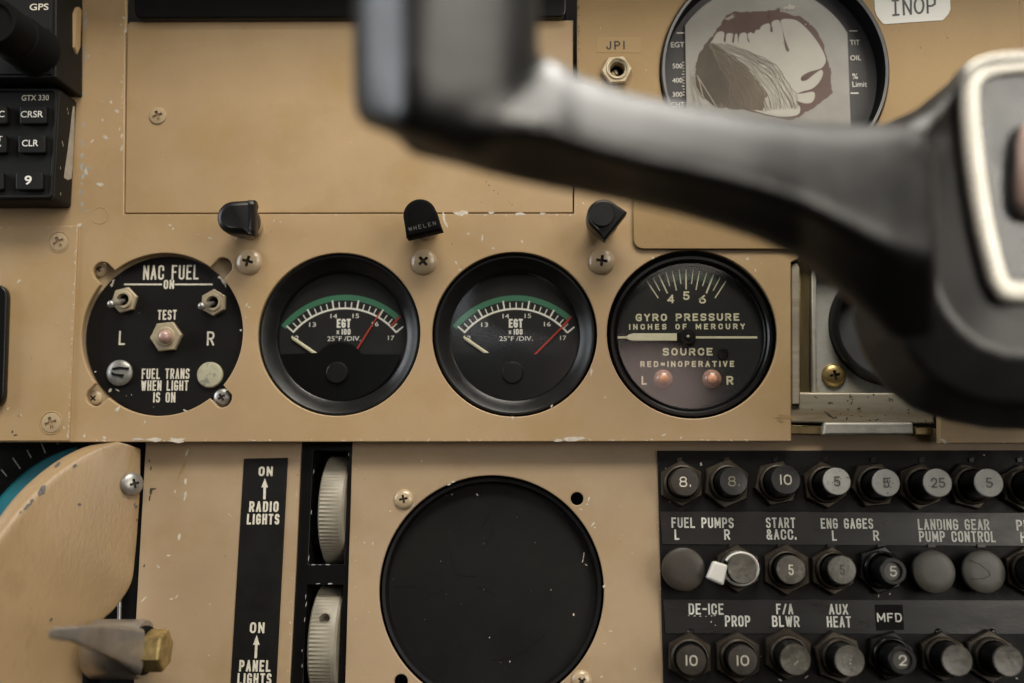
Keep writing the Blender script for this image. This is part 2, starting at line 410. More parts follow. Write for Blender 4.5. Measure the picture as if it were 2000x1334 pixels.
def sans_text(bm, t, text, cx, cy, w, h, z, mi=0, bold=0.0, rot=0):
    cu = bpy.data.curves.new('txt', 'FONT'); cu.body = text; cu.size = 1; cu.resolution_u = 4; cu.offset = bold
    o = bpy.data.objects.new('txt', cu); C.objects.link(o)
    me = bpy.data.meshes.new_from_object(o.evaluated_get(bpy.context.evaluated_depsgraph_get()))
    bpy.data.objects.remove(o); bpy.data.curves.remove(cu)
    xs = [v.co.x for v in me.vertices]; ys = [v.co.y for v in me.vertices]
    k = t.k(z, cx, cy); c = t.l(cx, cy, z)
    sx_ = w*k/(max(xs)-min(xs)); sy_ = h*k/(max(ys)-min(ys)); mx, my = (max(xs)+min(xs))/2, (max(ys)+min(ys))/2
    me.transform(Matrix.Translation((c[0], c[1], z+.00005)) @ Matrix.Rotation(rot, 4, 'Z') @ Matrix.Diagonal((sx_, sy_, 1, 1)) @ Matrix.Translation((-mx, -my, 0)))
    n0 = len(bm.faces); bm.from_mesh(me); bm.faces.ensure_lookup_table()
    for f in bm.faces[n0:]: f.material_index = mi
    bpy.data.meshes.remove(me)

def arc_band(bm, c, r0, r1, a0, a1, z, n=40, mi=0):
    A = []
    for i in range(n+1):
        a = a0+(a1-a0)*i/n
        A.append((bm.verts.new((c[0]+r0*math.cos(a), c[1]+r0*math.sin(a), z)), bm.verts.new((c[0]+r1*math.cos(a), c[1]+r1*math.sin(a), z))))
    for p, q in zip(A, A[1:]):
        f = bm.faces.new((p[0], p[1], q[1], q[0])); f.material_index = mi

def bool_cut(bm, cutter):
    "subtract the closed bmesh cutter from bm"
    def tmp(b):
        bmesh.ops.recalc_face_normals(b, faces=b.faces[:]); me = bpy.data.meshes.new('t'); b.to_mesh(me); b.free()
        o = bpy.data.objects.new('t', me); C.objects.link(o); return o
    a, b = tmp(bm), tmp(cutter)
    m = a.modifiers.new('b', 'BOOLEAN'); m.object = b; m.operation = 'DIFFERENCE'; m.solver = 'EXACT'
    me = bpy.data.meshes.new_from_object(a.evaluated_get(bpy.context.evaluated_depsgraph_get()))
    bpy.data.objects.remove(a); bpy.data.objects.remove(b)
    return me

def tube(bm, pts, rad, seg=16, flatten=1.0, up=Vector((0, 0, 1)), mi=0, cap=True, expo=2.0):
    "sweep a superellipse along 3D points; rad is (a,b) per point or one number"
    N = len(pts); rings = []
    for i in range(N):
        a = Vector(pts[max(0, i-1)]); b = Vector(pts[min(N-1, i+1)]); t = (b-a).normalized()
        s = t.cross(up).normalized(); q = s.cross(t).normalized()
        ra = rad[i] if isinstance(rad, list) else rad
        ra, rb = ra if isinstance(ra, tuple) else (ra, ra*flatten)
        ring = []
        for j in range(seg):
            an = 2*PI*j/seg; ca, sa = math.cos(an), math.sin(an); e = 2/expo
            ring.append(bm.verts.new(Vector(pts[i]) + s*(ra*math.copysign(abs(ca)**e, ca)) + q*(rb*math.copysign(abs(sa)**e, sa))))
        rings.append(ring)
    for A, B in zip(rings, rings[1:]):
        for j in range(seg):
            bm.faces.new((A[j], A[(j+1) % seg], B[(j+1) % seg], B[j])).material_index = mi
    if cap:
        bm.faces.new(rings[0][::-1]).material_index = mi; bm.faces.new(rings[-1]).material_index = mi
    return rings

def smoothpath(P, n=8):
    P = [Vector(p) for p in P]; out = []
    for i in range(len(P)-1):
        p0, p1, p2, p3 = P[max(0, i-1)], P[i], P[i+1], P[min(len(P)-1, i+2)]
        for k in range(n):
            t = k/n
            out.append(.5*((2*p1)+(p2-p0)*t+(2*p0-5*p1+4*p2-p3)*t*t+(3*p1-p0-3*p2+p3)*t**3))
    out.append(P[-1]); return out

# ------------------------------------------------------------------ screws (shared meshes)
def cross_cutter(s, depth, top):
    c = bmesh.new()
    box(c, -s, s, -s*.26, s*.26, top-depth, top+.01)
    d = bmesh.new(); box(d, -s*.27, s*.27, -s, s, top-depth*1.01, top+.011)
    me = bpy.data.meshes.new('x'); d.to_mesh(me); d.free()
    return c, me
def dome_screw_mesh(R, H, slot=.42, depth=.0013):
    n = 7; prof = [(0, -.0005), (R, -.0005), (R, .0002)]+[(R*math.cos(PI/2*i/n), .0002+H*math.sin(PI/2*i/n)) for i in range(1, n)]+[(0, H+.0002)]
    b = lathed(prof, seg=40); c, m2 = cross_cutter(R*slot, depth, H+.0002)
    me = bool_cut(b, c); b = bmesh.new(); b.from_mesh(me); c2 = bmesh.new(); c2.from_mesh(m2)
    return bool_cut(b, c2)
def flat_screw_mesh(R, slot=.58):
    prof = [(0, -.0012), (R, -.0012), (R, -.0001), (R*.93, .0002), (R*.6, .0004), (0, .00045)]
    b = lathed(prof, seg=40); c, m2 = cross_cutter(R*slot, .0011, .00045)
    me = bool_cut(b, c); b = bmesh.new(); b.from_mesh(me); c2 = bmesh.new(); c2.from_mesh(m2)
    return bool_cut(b, c2)
def dark_slot(me, R, slot, fz_):
    "the recess of a used screw head is darker: its faces take the second slot"
    me.materials.append(tan_screw); me.materials.append(darkm)
    for f in me.polygons:
        rr_ = math.hypot(f.center.x, f.center.y)
        if rr_ < R*slot*1.04 and f.center.z < fz_(rr_)-.00012 and f.center.z > -.0004-.0012*(fz_(0) < .001): f.material_index = 1
    return me
DOME = dark_slot(dome_screw_mesh(1*26*.0001825, .0021), 26*.0001825, .42, lambda q: .0002+.0021*math.sqrt(max(0, 1-(q/(26*.0001825))**2)))
FLATS = dark_slot(flat_screw_mesh(19*.0001825), 19*.0001825, .58, lambda q: .0004)
def screw(t, mesh, px, py, z, rot, m, scale=1.0, name='screw', parent=None, tilt=0.0):
    o = obj(name, mesh.copy(), [m, darkm], parent or t.o)
    x, y = t.l(px, py, z); o.matrix_local = Matrix.Translation((x, y, z)) @ Matrix.Rotation(tilt, 4, 'Y') @ Matrix.Rotation(rot, 4, 'Z') @ Matrix.Scale(scale, 4)
    return o

def add_chips(me, t, z, spots, edges=(), seed=1):
    "paint chips and scuffs kept inside the sheet's own mesh: spots (px,py,size,slot,aspect,angle)"
    b = bmesh.new(); b.from_mesh(me); rng = random.Random(seed); k = t.k(z); i = 0
    for s in spots:
        px, py, size, mi = s[:4]; asp = s[4] if len(s) > 4 else rng.uniform(1, 1.8); an = s[5] if len(s) > 5 else None
        x, y = t.l(px, py, z); i += 1; fleck(b, x, y, size*k, z+.00003+(i % 40)*.0000022, mi, rng, asp, an)
    for (x0, y0, x1, y1, n, smin, smax, mi, spread) in edges:
        # flecks lie inside the edge: to the right of the direction of travel in the picture
        ll = math.hypot(x1-x0, y1-y0); nx, ny = -(y1-y0)/ll, (x1-x0)/ll
        for _ in range(int(n*.75)):
            q = rng.random(); w = 1.0+abs(rng.gauss(0, spread)); px = x0+(x1-x0)*q+nx*w; py = y0+(y1-y0)*q+ny*w
            x, y = t.l(px, py, z); i += 1
            fleck(b, x, y, rng.uniform(smin, smax)*k, z+.00003+(i % 40)*.0000022, mi, rng, rng.uniform(1, 2.6), -math.atan2(y1-y0, x1-x0)+rng.gauss(0, .35))
    b.to_mesh(me); b.free(); return me

# =================================================================== LARGE STRUCTURE
# ---- main tan panel
t = Thing('instrument_panel', 'tan painted metal main panel with four round gauges in a row, chipped at its edges', 'panel', P0, 850, 640)
main = t
K0 = t.k()
def hole_with_ears(c, R, ears, d, rho):
    out = []
    for i in range(360):
        a = 2*PI*i/360; rr = R
        for e in ears:
            ph = a-e
            ph = (ph+PI) % (2*PI)-PI
            if abs(math.sin(ph))*d < rho and math.cos(ph) > 0:
                rr = max(rr, d*math.cos(ph)+math.sqrt(rho*rho-(d*math.sin(ph))**2))
        out.append((c[0]+rr*math.cos(a), c[1]+rr*math.sin(a)))
    return out
nac_c = t.l(316, 652)
ears = []
for (ex, ey) in ((193, 523), (437, 519), (184, 777), (434, 777)):
    x, y = t.l(ex, ey); ears.append(math.atan2(y-nac_c[1], x-nac_c[0]))
outer = t.L([(-300, -190), (246, -190), (242, 418), (1121, 417), (1124, 262), (1242, 262), (1246, 472), (1560, 472), (1560, 505), (1545, 512), (1546, 862), (-300, 864)])
holes = [hole_with_ears(nac_c, 161*K0, ears, 176*K0, 19.5*K0),
         circ(t.l(661.5, 652), 160*K0), circ(t.l(1004.5, 652), 160.5*K0), circ(t.l(1351, 652), 163*K0)]
me = plate(outer, holes, 0, .0022, .00035)
rs = random.Random(5)
spots = [(657-440, 200, 6, 1), (228, 217, 7, 1), (200, 234, 4, 1), (205, 268, 8, 1, 1.8, -.4), (180, 275, 5, 1), (195, 360, 9, 1, 1.6), (238, 265, 6, 1), (172, 110, 5, 1, 1),
         (243, 35, 9, 1, 1.4, -.9), (246, 60, 6, 1, 2, 1.5), (160, 325, 9, 2, 1.6, 1.4), (168, 335, 11, 1, 1.5), (163, 345, 8, 2, 1.8, 1.5), (167, 45, 8, 2, 1.7, 1.5), (165, 100, 6, 2, 2, 1.5),
         (160, 305, 8, 2, 2, 1.5), (172, 330, 9, 2), (158, 375, 8, 2, 1.8, 1.5), (160, 398, 7, 2, 1.6, 1.5), (172, 412, 4, 2), (155, 440, 8, 1, 1.4),
         (332, 440, 5, 1), (338, 447, 4, 1), (411, 465, 5, 1), (455, 460, 4, 1), (461, 466, 4, 1), (535, 431, 4, 1), (548, 434, 3, 1), (205, 855, 6, 1), (230, 800, 9, 1, 1.5, .8),
         (283, 824, 5, 1, 1.3), (362, 802, 5, 1), (120, 815, 3, 1), (482, 595, 6, 1), (487, 600, 4, 1), (470, 645, 4, 1), (480, 620, 3, 1),
         (868, 430, 8, 1, 2.4, -1.2), (872, 440, 6, 1, 2.0, -1.2), (866, 420, 6, 1, 2, -1.2), (900, 417, 14, 1, 2.0, 0), (915, 456, 5, 1), (963, 485, 5, 1), (891, 513, 4, 1, 2, -1), (898, 527, 4, 1),
         (942, 465, 6, 1, 2.2, 1.5), (1020, 472, 5, 1, 1.5), (1155, 727, 7, 1, 2, 1.4), (1078, 793, 5, 1), (1001, 816, 5, 1, 1.6, 1.5), (1182, 776, 4, 1), (1120, 857, 14, 1, 2.6, 0), (1090, 860, 8, 1, 2, 0),
         (1460, 505, 5, 1), (1475, 528, 4, 1), (1275, 504, 4, 1), (1295, 850, 6, 1, 2, .4), (1330, 855, 4, 1), (1185, 402, 6, 1, 2.4, -.7), (1139, 397, 4, 1, 2, -.7),
         (531, 453, 2.2, 3), (520, 461, 1.8, 3), (883, 477, 2, 3), (902, 520, 2, 3), (820, 480, 1.5, 3), (100, 700, 3, 3), (1015, 418, 10, 1, 2.6, 0), (1060, 417, 7, 1, 2, 0), (960, 416, 6, 1, 2, 0),
         (1535, 815, 16, 4, 3, 0), (1525, 822, 8, 4, 2, 0), (165, 852, 6, 1), (345, 860, 15, 1, 2.6, 0), (300, 859, 12, 1, 2.6, 0), (270, 858, 9, 1, 2.4, 0)]
me = add_chips(me, t, 0, spots, [(157, 412, 166, 0, 30, 2, 7, 2, 2.0), (243, 40, 240, 320, 26, 1.5, 4.5, 1, 2.4), (1545, 861, 150, 862, 70, 1.2, 4, 1, 1.0), (600, 418, 1115, 418, 16, 1.5, 4, 1, 1.5), (250, 419, 780, 419, 10, 1.5, 3, 1, 1.5), (1123, 415, 1125, 300, 10, 1.5, 3, 1, 1)], 3)
t.part('sheet', me, [tan, chipm, chipg, darkm, grime])
b = bmesh.new(); lathe(b, [(15.5*K0, .00002), (16*K0, .00012), (17.2*K0, .00012), (17.6*K0, .00002)], 40, t.l(195, 421)); t.part('filled_hole_ring', b, tan)
for (x, y, a) in ((487, 512, -.25), (828, 512, .72), (1175, 511, -.12)):
    screw(t, DOME, x, y, 0, a, tan_screw, 1.0)

# black void behind the panels
b = bmesh.new()
p = [P0.hit(-200, -200, -.045), P0.hit(2250, -200, -.045), P0.hit(2250, 1600, -.045), P0.hit(-200, 1600, -.045)]
vs = [b.verts.new(q) for q in p]; bm_top = [b.verts.new(q+Vector((0, .004, 0))) for q in p]
b.faces.new(vs); b.faces.new(bm_top[::-1])
for i in range(4): b.faces.new((vs[i], bm_top[i], bm_top[(i+1) % 4], vs[(i+1) % 4]))
o = obj('backdrop', b, blk_matte); o['kind'] = 'structure'

# glareshield lip just above the picture: it shades the top of the panel
b = bmesh.new(); z0 = P0.hit(1000, -170).z
box(b, -.40, .40, -.046, .004, z0, z0+.012)
o = obj('glareshield', b, blk_matte); bv = o.modifiers.new('b', 'BEVEL'); bv.width = .005; bv.segments = 3; o['kind'] = 'structure'

# ---- blank cover plate
t = Thing('blank_cover_plate', 'large plain tan cover plate with one cross-head screw near its left edge', 'cover plate', P0, 680, 230, -.0004)
me = plate(round_poly(t.L([(249, 43), (1119, 40), (1118.5, 415), (244, 416)]), [9*K0, 1*K0, 1*K0, 2*K0]), (), 0, .0016, .00025)
me = add_chips(me, t, 0, [(955, 362, 3, 1), (965, 372, 2.5, 1), (972, 378, 2, 1), (950, 355, 2, 1), (1000, 400, 2, 1), (940, 395, 2, 1), (995, 395, 1.6, 1)], (), 8)
t.part('sheet', me, [tan, darkm])
screw(t, FLATS, 308, 226, .0004, .35, steel and tan_screw, .92)

# ---- side plate on the left
t = Thing('side_cover_plate', 'narrow tan plate at the left edge held by two countersunk screws', 'cover plate', P0, 60, 650, .0010)
me = plate(t.L([(-300, 441), (152, 441), (135, 861), (-300, 862)]), (), 0, .0014, .0003)
me = add_chips(me, t, 0, [(37, 812, 7, 3, 1.8, 0), (41, 811, 3.5, 1), (37, 549, 6, 1, 1.6, .6), (30, 850, 5, 2), (24, 843, 4, 2), (125, 835, 4, 1), (62, 700, 2, 2), (15, 798, 4, 1)],
               [(151, 445, 135, 858, 70, 1, 3.6, 1, 1.0), (0, 443, 150, 443, 10, 1, 3, 1, 1)], 12)
t.part('sheet', me, [tan, chipm, darkm, grime])
screw(t, FLATS, 115, 473, 0.00005, .5, tan_screw); screw(t, FLATS, 100, 826, 0.00005, .3, tan_screw, 1.06)
for (x, y, rr) in ((115, 473, 20), (100, 826, 21)):
    b = lathed([(rr*K0, .00002), (rr*K0*1.01, .0002), (rr*K0*1.07, .0002), (rr*K0*1.1, .00002)], seg=40, c=t.l(x, y)); t.part('screw_ring', b, tan)

t = Thing('black_switch_plate', 'tall black rounded plate cut off by the left edge of the photo', 'plate', P0, -20, 675, .001)
me = plate(round_poly(t.L([(-60, 552), (14, 556), (6, 796), (-60, 800)], .003), [0, .005, .005, 0]), (), .003, .003, .0006); t.part('body', me, blk_gloss)

# ---- upper right plate with engine monitor
t = Thing('upper_right_panel', 'glossy tan upper right plate carrying the round dead screen and a jack', 'panel', P0, 1500, 230, .0014)
pl_ = t.L([(1127, -190), (2320, -190), (2320, 487), (1237, 486), (1236, 280), (1127, 280)])
me = plate(round_poly(pl_, [0, 0, 0, .0042, 0, 0], 8), [circ(t.l(1511, 141), 223*K0, 96), circ(t.l(1204, 139), 14*K0, 32)], 0, .0014, .0003)
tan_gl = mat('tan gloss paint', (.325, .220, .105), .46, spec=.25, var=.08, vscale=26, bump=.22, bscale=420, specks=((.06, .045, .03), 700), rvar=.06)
me = add_chips(me, t, 0, [(1798, 93, 2, 2, 2.4, -1), (1742, 58, 1.5, 2), (1757, 60, 1.4, 2), (1850, 74, 2, 2, 3, -.7), (1173, 56, 2, 1, 2, 1.4), (1262, 137, 2, 1), (1172, 165, 3, 1, 2.4, 1.4), (1183, 180, 4, 1, 1.2)],
               [(1129, 160, 1129, -5, 24, 1.2, 3, 2, .7)], 15)
t.part('sheet', me, [tan_gl, chipm, darkm])
b = bmesh.new(); x0, y0 = t.l(1988, -60); x1, y1 = t.l(1990, 130)
box(b, x0-.0001, x0+.00016, y1, y0, -.0002, .00012); t.part('seam_line', b, grime)

# ---- lower tan panel (tilted)
t = Thing('lower_instrument_panel', 'tan lower panel below the gauge row with a large round opening', 'panel', P1, 800, 1090, 0)
low = t; K1 = t.k()
outer = t.L([(286, 840), (2320, 836), (2320, 1600), (256, 1600), (263, 1250), (277, 1000)])
slot = t.L([(589, 845), (689, 845), (684, 1000), (672, 1400), (562, 1400), (578, 1100)])
holes = [slot, circ(t.l(959, 1150), 217*K1, 120), circ(t.l(1127, 974), 12.5*K1, 28), circ(t.l(783, 1331), 13*K1, 28)]
me = plate(outer, holes, 0, .0016, .0003)
spots = [(350, 1048, 8, 1, 1.8, 1.3), (330, 1085, 6, 1, 2, 0), (309, 1107, 5, 1), (282, 1105, 4, 3, 2, 1.2), (345, 1165, 4, 1, 2, 1), (335, 1170, 4, 1), (281, 1170, 6, 1, 2, .8), (365, 885, 7, 1, 2.2, 1.4), (362, 940, 8, 1, 1.6, 1.4), (362, 968, 7, 1, 2.2, 1.4), (342, 960, 4, 1, 2, 1.4), (357, 915, 12, 4, 3, 1.4), (352, 925, 10, 4, 3, 1.3),
         (295, 960, 8, 3, 1.6, 1.5), (300, 955, 6, 3), (292, 975, 6, 3, 2, 1.5), (295, 915, 5, 3, 2, 1.5), (292, 900, 4, 3), (448, 1005, 3, 1), (452, 1009, 2, 1), (308, 1230, 4, 1, 2, 1), (408, 1280, 3, 1), (410, 1180, 2.5, 1),
         (885, 941, 4, 1), (877, 946, 4, 1, 2, .4), (712, 1060, 4, 1, 1.4, 1), (728, 1062, 4, 1), (762, 998, 3, 1), (806, 988, 6, 2, 2, .7), (1135, 995, 4, 1, 1.5), (1158, 1024, 5, 1, 2, 1), (1162, 1030, 3, 1), (1180, 1145, 5, 1, 1.4, 1.4), (1192, 1233, 4, 1, 1.8, .3), (1240, 1306, 4, 1), (1175, 1322, 4, 1), (1181, 1257, 3, 1, 2, 0),
         (1150, 975, 4, 1, 2, 1.3), (1147, 985, 4, 1), (824, 900, 3, 1), (1290, 1150, 4, 1, 1.5), (770, 982, 4, 1, 2, 2), (1288, 1010, 3, 1, 2, 1.5)]
me = add_chips(me, t, 0, spots, [(1282, 900, 1299, 1330, 24, 1, 2.4, 1, .6), (586, 880, 563, 1330, 22, 1, 2.6, 1, .9), (692, 1330, 694, 900, 8, 1, 2, 1, .6)], 21)
t.part('sheet', me, [tan_low, chipm, chipg, darkm, grime])
screw(t, DOME, 789, 975, 0, .2, tan_screw, .76); screw(t, DOME, 1136, 1330, 0, .7, tan_screw, .76)

# ---- fuse panel
t = Thing('fuse_panel', 'black panel with three rows of round breaker buttons and white printed labels', 'panel', P1, 1640, 1110, .0012)
fz = t; KF = t.k()
me = plate(t.L([(1284, 880), (2320, 879), (2320, 1600), (1303, 1600)]), (), 0, .0012, .0002)
rr = random.Random(14)
fl = [(x, y, s_, 1, asp, an) for (x, y, s_, asp, an) in ((1514, 1253, 7, 2.0, .7), (1610, 1250, 9, 2.0, .6), (1636, 1246, 9, 2.2, 0), (1655, 1250, 6, 2, -.4), (1727, 1246, 8, 2.4, .3), (1745, 1247, 7, 2.2, -.2), (1838, 1250, 7, 2.4, -.3), (1852, 1256, 6, 2, -.6), (1420, 1250, 4, 2, .4), (1326, 1250, 4, 2, .4), (1349, 1240, 3, 1, 0), (1470, 1262, 4, 2, -1), (1575, 1322, 4, 2, .7), (1523, 1328, 4, 2, -.4), (1484, 1282, 3, 2, 0), (1986, 1325, 3, 1.6, -.5), (1716, 1163, 3, 2, 1.4), (1738, 1160, 3, 1.4, .6))]
fl += [(1369, 907, 5, 1, 1.3, 1.3), (1922, 889, 3, 1), (1390, 971, 6, 2, 2, -.7), (1308, 980, 2, 1), (1300, 915, 2, 1)]
me = add_chips(me, t, 0, fl, (), 4)
t.part('plate', me, [blk_plate, chipm, brass])
b = bmesh.new()
strip1 = t.part('label_strip', plate(t.L([(1289, 999), (2320, 1003), (2320, 1068), (1293, 1063)]), (), .0004, .0004, .00008), blk_strip)
strip2 = t.part('label_strip', plate(t.L([(1295, 1171), (2320, 1173), (2320, 1239), (1299, 1237)]), (), .0004, .0004, .00008), blk_strip)
b = bmesh.new(); zt = .0004
for (s, cx, cy, w, h) in (("FUEL PUMPS", 1372, 1021, 121, 20), ("L", 1322, 1044, 9, 20), ("R", 1420, 1044, 11, 20), ("START", 1524.5, 1021, 57, 20), ("&ACC.", 1526, 1044, 58, 20),
                          ("ENG GAGES", 1654, 1022.5, 102, 20), ("L", 1629.5, 1046, 9, 20), ("R", 1711, 1046, 11, 20), ("LANDING GEAR", 1862, 1024.5, 139, 21), ("PUMP CONTROL", 1869.5, 1048, 149, 21), ("PITOT", 2016, 1026, 62, 21), ("HEAT", 2018, 1049, 50, 21)):
    stroke_text(b, t, s, cx, cy, w, h, zt, 3.3, gap=.50)
t.part('lettering', b, white_fuse, strip1, 0)
b = bmesh.new()
for (s, cx, cy, w, h) in (("DE-ICE", 1379, 1189.5, 68, 21), ("PROP", 1440.5, 1213, 49, 21), ("F/A", 1532.5, 1189.5, 33, 20), ("BLWR", 1534.5, 1213.5, 53, 21), ("AUX", 1637.5, 1190, 37, 20), ("HEAT", 1638.5, 1214.5, 47, 21)):
    stroke_text(b, t, s, cx, cy, w, h, zt, 3.3, gap=.50)
rr = random.Random(3)
for x in (1345, 1357, 1368, 1379, 1390, 1396):           # the scraped-away word
    fleck(b, *t.l(x, 1203+rr.uniform(-1, 1), zt), rr.uniform(1.2, 2.4)*KF, zt+.00005, 0, rr, 1.8, 0)
fleck(b, *t.l(1389, 1215, zt), 2.2*KF, zt+.00005, 0, rr, 1.6, 1.4); fleck(b, *t.l(1397, 1221, zt), 1.6*KF, zt+.00005, 0, rr, 1.6, 1.4)
t.part('lettering', b, white_fuse, strip2, 0)
for i, x in enumerate((1327, 1418, 1513, 1610, 1704, 1799, 1896, 1990)):
    b = bmesh.new(); cx, cy = t.l(x, 898); box(b, cx-.0008, cx+.0008, cy-.0008, cy+.0006, 0, .0007); fleck(b, *t.l(x+3, 894), 2.6*KF, .00075, 1, rr, 2.2, 0); t.part('locating_tab', b, [blk_gloss, bronze])
for i, x in enumerate((1430, 1525, 1622, 1720, 1818, 1915)):
    b = bmesh.new(); cx, cy = t.l(x, 1066); box(b, cx-.0013, cx+.0013, cy-.0005, cy+.0007, .0002, .0009); t.part('locating_tab', b, blk_gloss)
for x in (1348, 1536, 1832, 1936):
    b = bmesh.new(); lathe(b, [(0, .0016), (.0006, .0015), (.0011, .001), (.0012, 0)], 16, t.l(x, 1234)); t.part('locating_tab', b, blk_gloss)
tp = t.part('label_tape', plate(t.L([(1709, 1181), (1763, 1181), (1766, 1230), (1712, 1232)], .0006), (), .0006, .0002, .00005), tape_b)
b = bmesh.new(); stroke_text(b, t, "MFD", 1737, 1206, 48, 17, .0006, 2.7, gap=.5); t.part('lettering', b, white_fuse, tp, 0)

# ---- right bay: bare metal mounting frame
t = Thing('metal_mounting_frame', 'bare scratched metal frame in the open bay right of the gyro gauge', 'frame', P0, 1680, 690, -.009)
b_m = plate(round_poly(t.L([(1560, 480), (1880, 480), (1880, 772), (1585, 772)]), 0), [circ(t.l(1738, 636), 119*K0, 64)], 0, .0012, .0002); t.part('back_plate', b_m, alum_b)
me = plate(t.L([(1560, 500), (1583, 500), (1583, 768), (1560, 768)], .003), (), .003, .003, .0006); t.part('channel', me, brassd)
me = plate(t.L([(1584, 500), (1594, 500), (1596, 768), (1586, 768)], .0038), (), .0038, .0038, .0006); t.part('channel_lip', me, alum_p)
me = plate(round_poly(t.L([(1546, 517), (1556, 512), (1562, 522), (1563, 790), (1546, 790)], .0075), [.0006]*3+[0, 0]), (), .0075, .0075, .0005); t.part('flange', me, alum)
me = plate(t.L([(1540, 766), (1822, 768), (1826, 828), (1540, 826)], .006), (), .006, .006, .0008)
rr = random.Random(31); sp_ = [(1660, 774, 4, 1, 2.4, 1.4), (1664, 786, 3, 1, 3, 1.3), (1618, 810, 7, 1, 3, -.6), (1625, 815, 5, 1, 2, -.8), (1678, 798, 4, 1, 2, 0), (1706, 771, 4, 1)]+[(rr.uniform(1550, 1815), rr.uniform(772, 824), rr.uniform(1, 4), rr.choice((1, 1, 2)), rr.uniform(1, 3), rr.gauss(0, .5)) for _ in range(60)]
me = add_chips(me, t, .006, sp_, (), 6); t.part('rail', me, [alum, darkm, grime])
me = plate(t.L([(1540, 829), (1610, 831), (1610, 850), (1540, 849)], .005), (), .005, .004, .0006); t.part('rail_foot', me, brassd)
me = plate(t.L([(1786, 832), (1824, 833), (1822, 851), (1786, 851)], .005), (), .005, .004, .0006); t.part('rail_foot', me, brassd)
me = plate(round_poly(t.L([(1611, 825), (1784, 825), (1785, 849), (1607, 850)], .008), .0008), (), .008, .006, .0008); t.part('clip_bar', me, alum_p)
screw(t, DOME, 1628, 733, .0003, .15, brass, .90)
t = Thing('round_black_gauge', 'round black instrument in the bare metal bay, mostly hidden behind the yoke', 'gauge', P0, 1738, 636, -.009)
b = lathed([(118*K0, -.02), (118*K0, .004), (114*K0, .0052), (108*K0, .005), (101*K0, .002), (98*K0, -.001), (96*K0, -.003)], seg=72); t.part('bezel', b, blk_bezel)
b = lathed([(0, -.002), (60*K0, -.0022), (96*K0, -.003)], seg=64); t.part('glass', b, clock_glass)
t = Thing('lower_right_plate', 'tan plate at the right edge just above the breaker panel', 'cover plate', P0, 1950, 830, .0015)
me = plate(t.L([(1836, 760), (2320, 760), (2320, 866), (1837, 866)]), (), 0, .004, .0004)
me = add_chips(me, t, 0, [(1843, 862, 8, 1, 1.6, -.6), (1900, 832, 3, 1), (1960, 864, 3, 1, 2, 0)], (), 5); t.part('sheet', me, [tan, chipm])

# ---- top black radio edge
t = Thing('black_radio_frame', 'black frame of an empty radio slot along the top edge', 'frame', P0, 680, 0, -.002)
me = plate(round_poly(t.L([(256, -190), (1108, -190), (1106, 33), (262, 36)], .005), [0, 0, .003, .003]), (), .005, .006, .0006); t.part('frame', me, blk_gloss)

# =================================================================== RADIOS
t = Thing('gps_radio', 'black GPS receiver with a big twin knob in the top left corner', 'radio', P0, 40, 60, 0)
H = .020
fr = t.L([(-300, -190), (112, -190), (110, 152), (-300, 152)], H)
me = plate(round_poly(fr, [0, 0, .0008, 0]), (), H, H, .0006); t.part('case', me, blk_radio)
me = plate(t.L([(-300, -190), (106, -190), (103, 146), (-300, 146)], H), [t.L([(-70, -70), (99, -70), (96, 140), (-70, 140)], H)], H+.0006, .001, .0002); t.part('bezel_lip', me, blk_radio)
b = bmesh.new(); sans_text(b, t, "GPS", 76.5, 13.5, 37, 13, H, bold=.012); t.part('lettering', b, white_old, None, 0)
# bare slot in the side where the tan wall shows through
b = bmesh.new()
xr = t.l(111.5, 60, H)[0]
pp = [(t.l(150, yy, z)[1], z) for yy, z in ((14, .0062), (26, .0082), (92, .0080), (106, .0060), (92, .0040), (20, .0043))]
va = [b.verts.new((xr-.0010, y, z)) for y, z in pp]; vb = [b.verts.new((xr+.0007, y, z)) for y, z in pp]
b.faces.new(va); b.faces.new(vb[::-1])
for q in range(6): b.faces.new((va[q], va[(q+1) % 6], vb[(q+1) % 6], vb[q]))
t.part('side_slot', b, tan)
kz = t.l(-8, 43, .045)
kb = t.part('outer_knob', lathed([(0, .0335), (44*K0*.9, .0335), (49*K0*.9, .033), (52*K0*.9, .031), (52*K0*.9, .021), (56*K0*.9, .020)], seg=60, c=kz), blk_matte)
t.part('inner_knob', lathed([(0, .0452), (34*K0*.88, .0452), (37*K0*.88, .0462), (46*K0*.88, .0462), (48*K0*.88, .045), (48*K0*.88, .034)], seg=60, c=kz), blk_matte)

t = Thing('transponder', 'black transponder with rubber keys at the left edge', 'radio', P0, 40, 290, 0)
H = .013
me = plate(round_poly(t.L([(-300, 172), (118, 172), (106, 391), (-300, 391)], H), [0, .0016, .0016, 0]), (), H, H, .0010)
me = add_chips(me, t, H, [(102, 388, 2, 1), (112, 250, 2, 1)], (), 6)
t.part('case', me, [blk_radio, brassd])
me = plate(round_poly(t.L([(-300, 174), (116, 174), (104, 388), (-300, 388)], H), [0, .0016, .0016, 0]), [round_poly(t.L([(-70, 180), (110, 180), (99, 382), (-70, 382)], H), [0, .0012, .0012, 0])], H+.0010, .0012, .00035); t.part('bezel_lip', me, blk_radio)
def key(x0, x1, y0, y1, texts):
    me = plate(round_poly(t.L([(x0, y0), (x1, y0), (x1, y1), (x0, y1)], H+.0022), .0011), (), H+.0022, .0022, .0005)
    kk = t.part('key', me, blk_radio)
    b = bmesh.new()
    for (s, cx, cy, w, h, bo) in texts: sans_text(b, t, s, cx, cy, w, h, H+.0022, bold=bo)
    t.part('lettering', b, white, kk, 0)
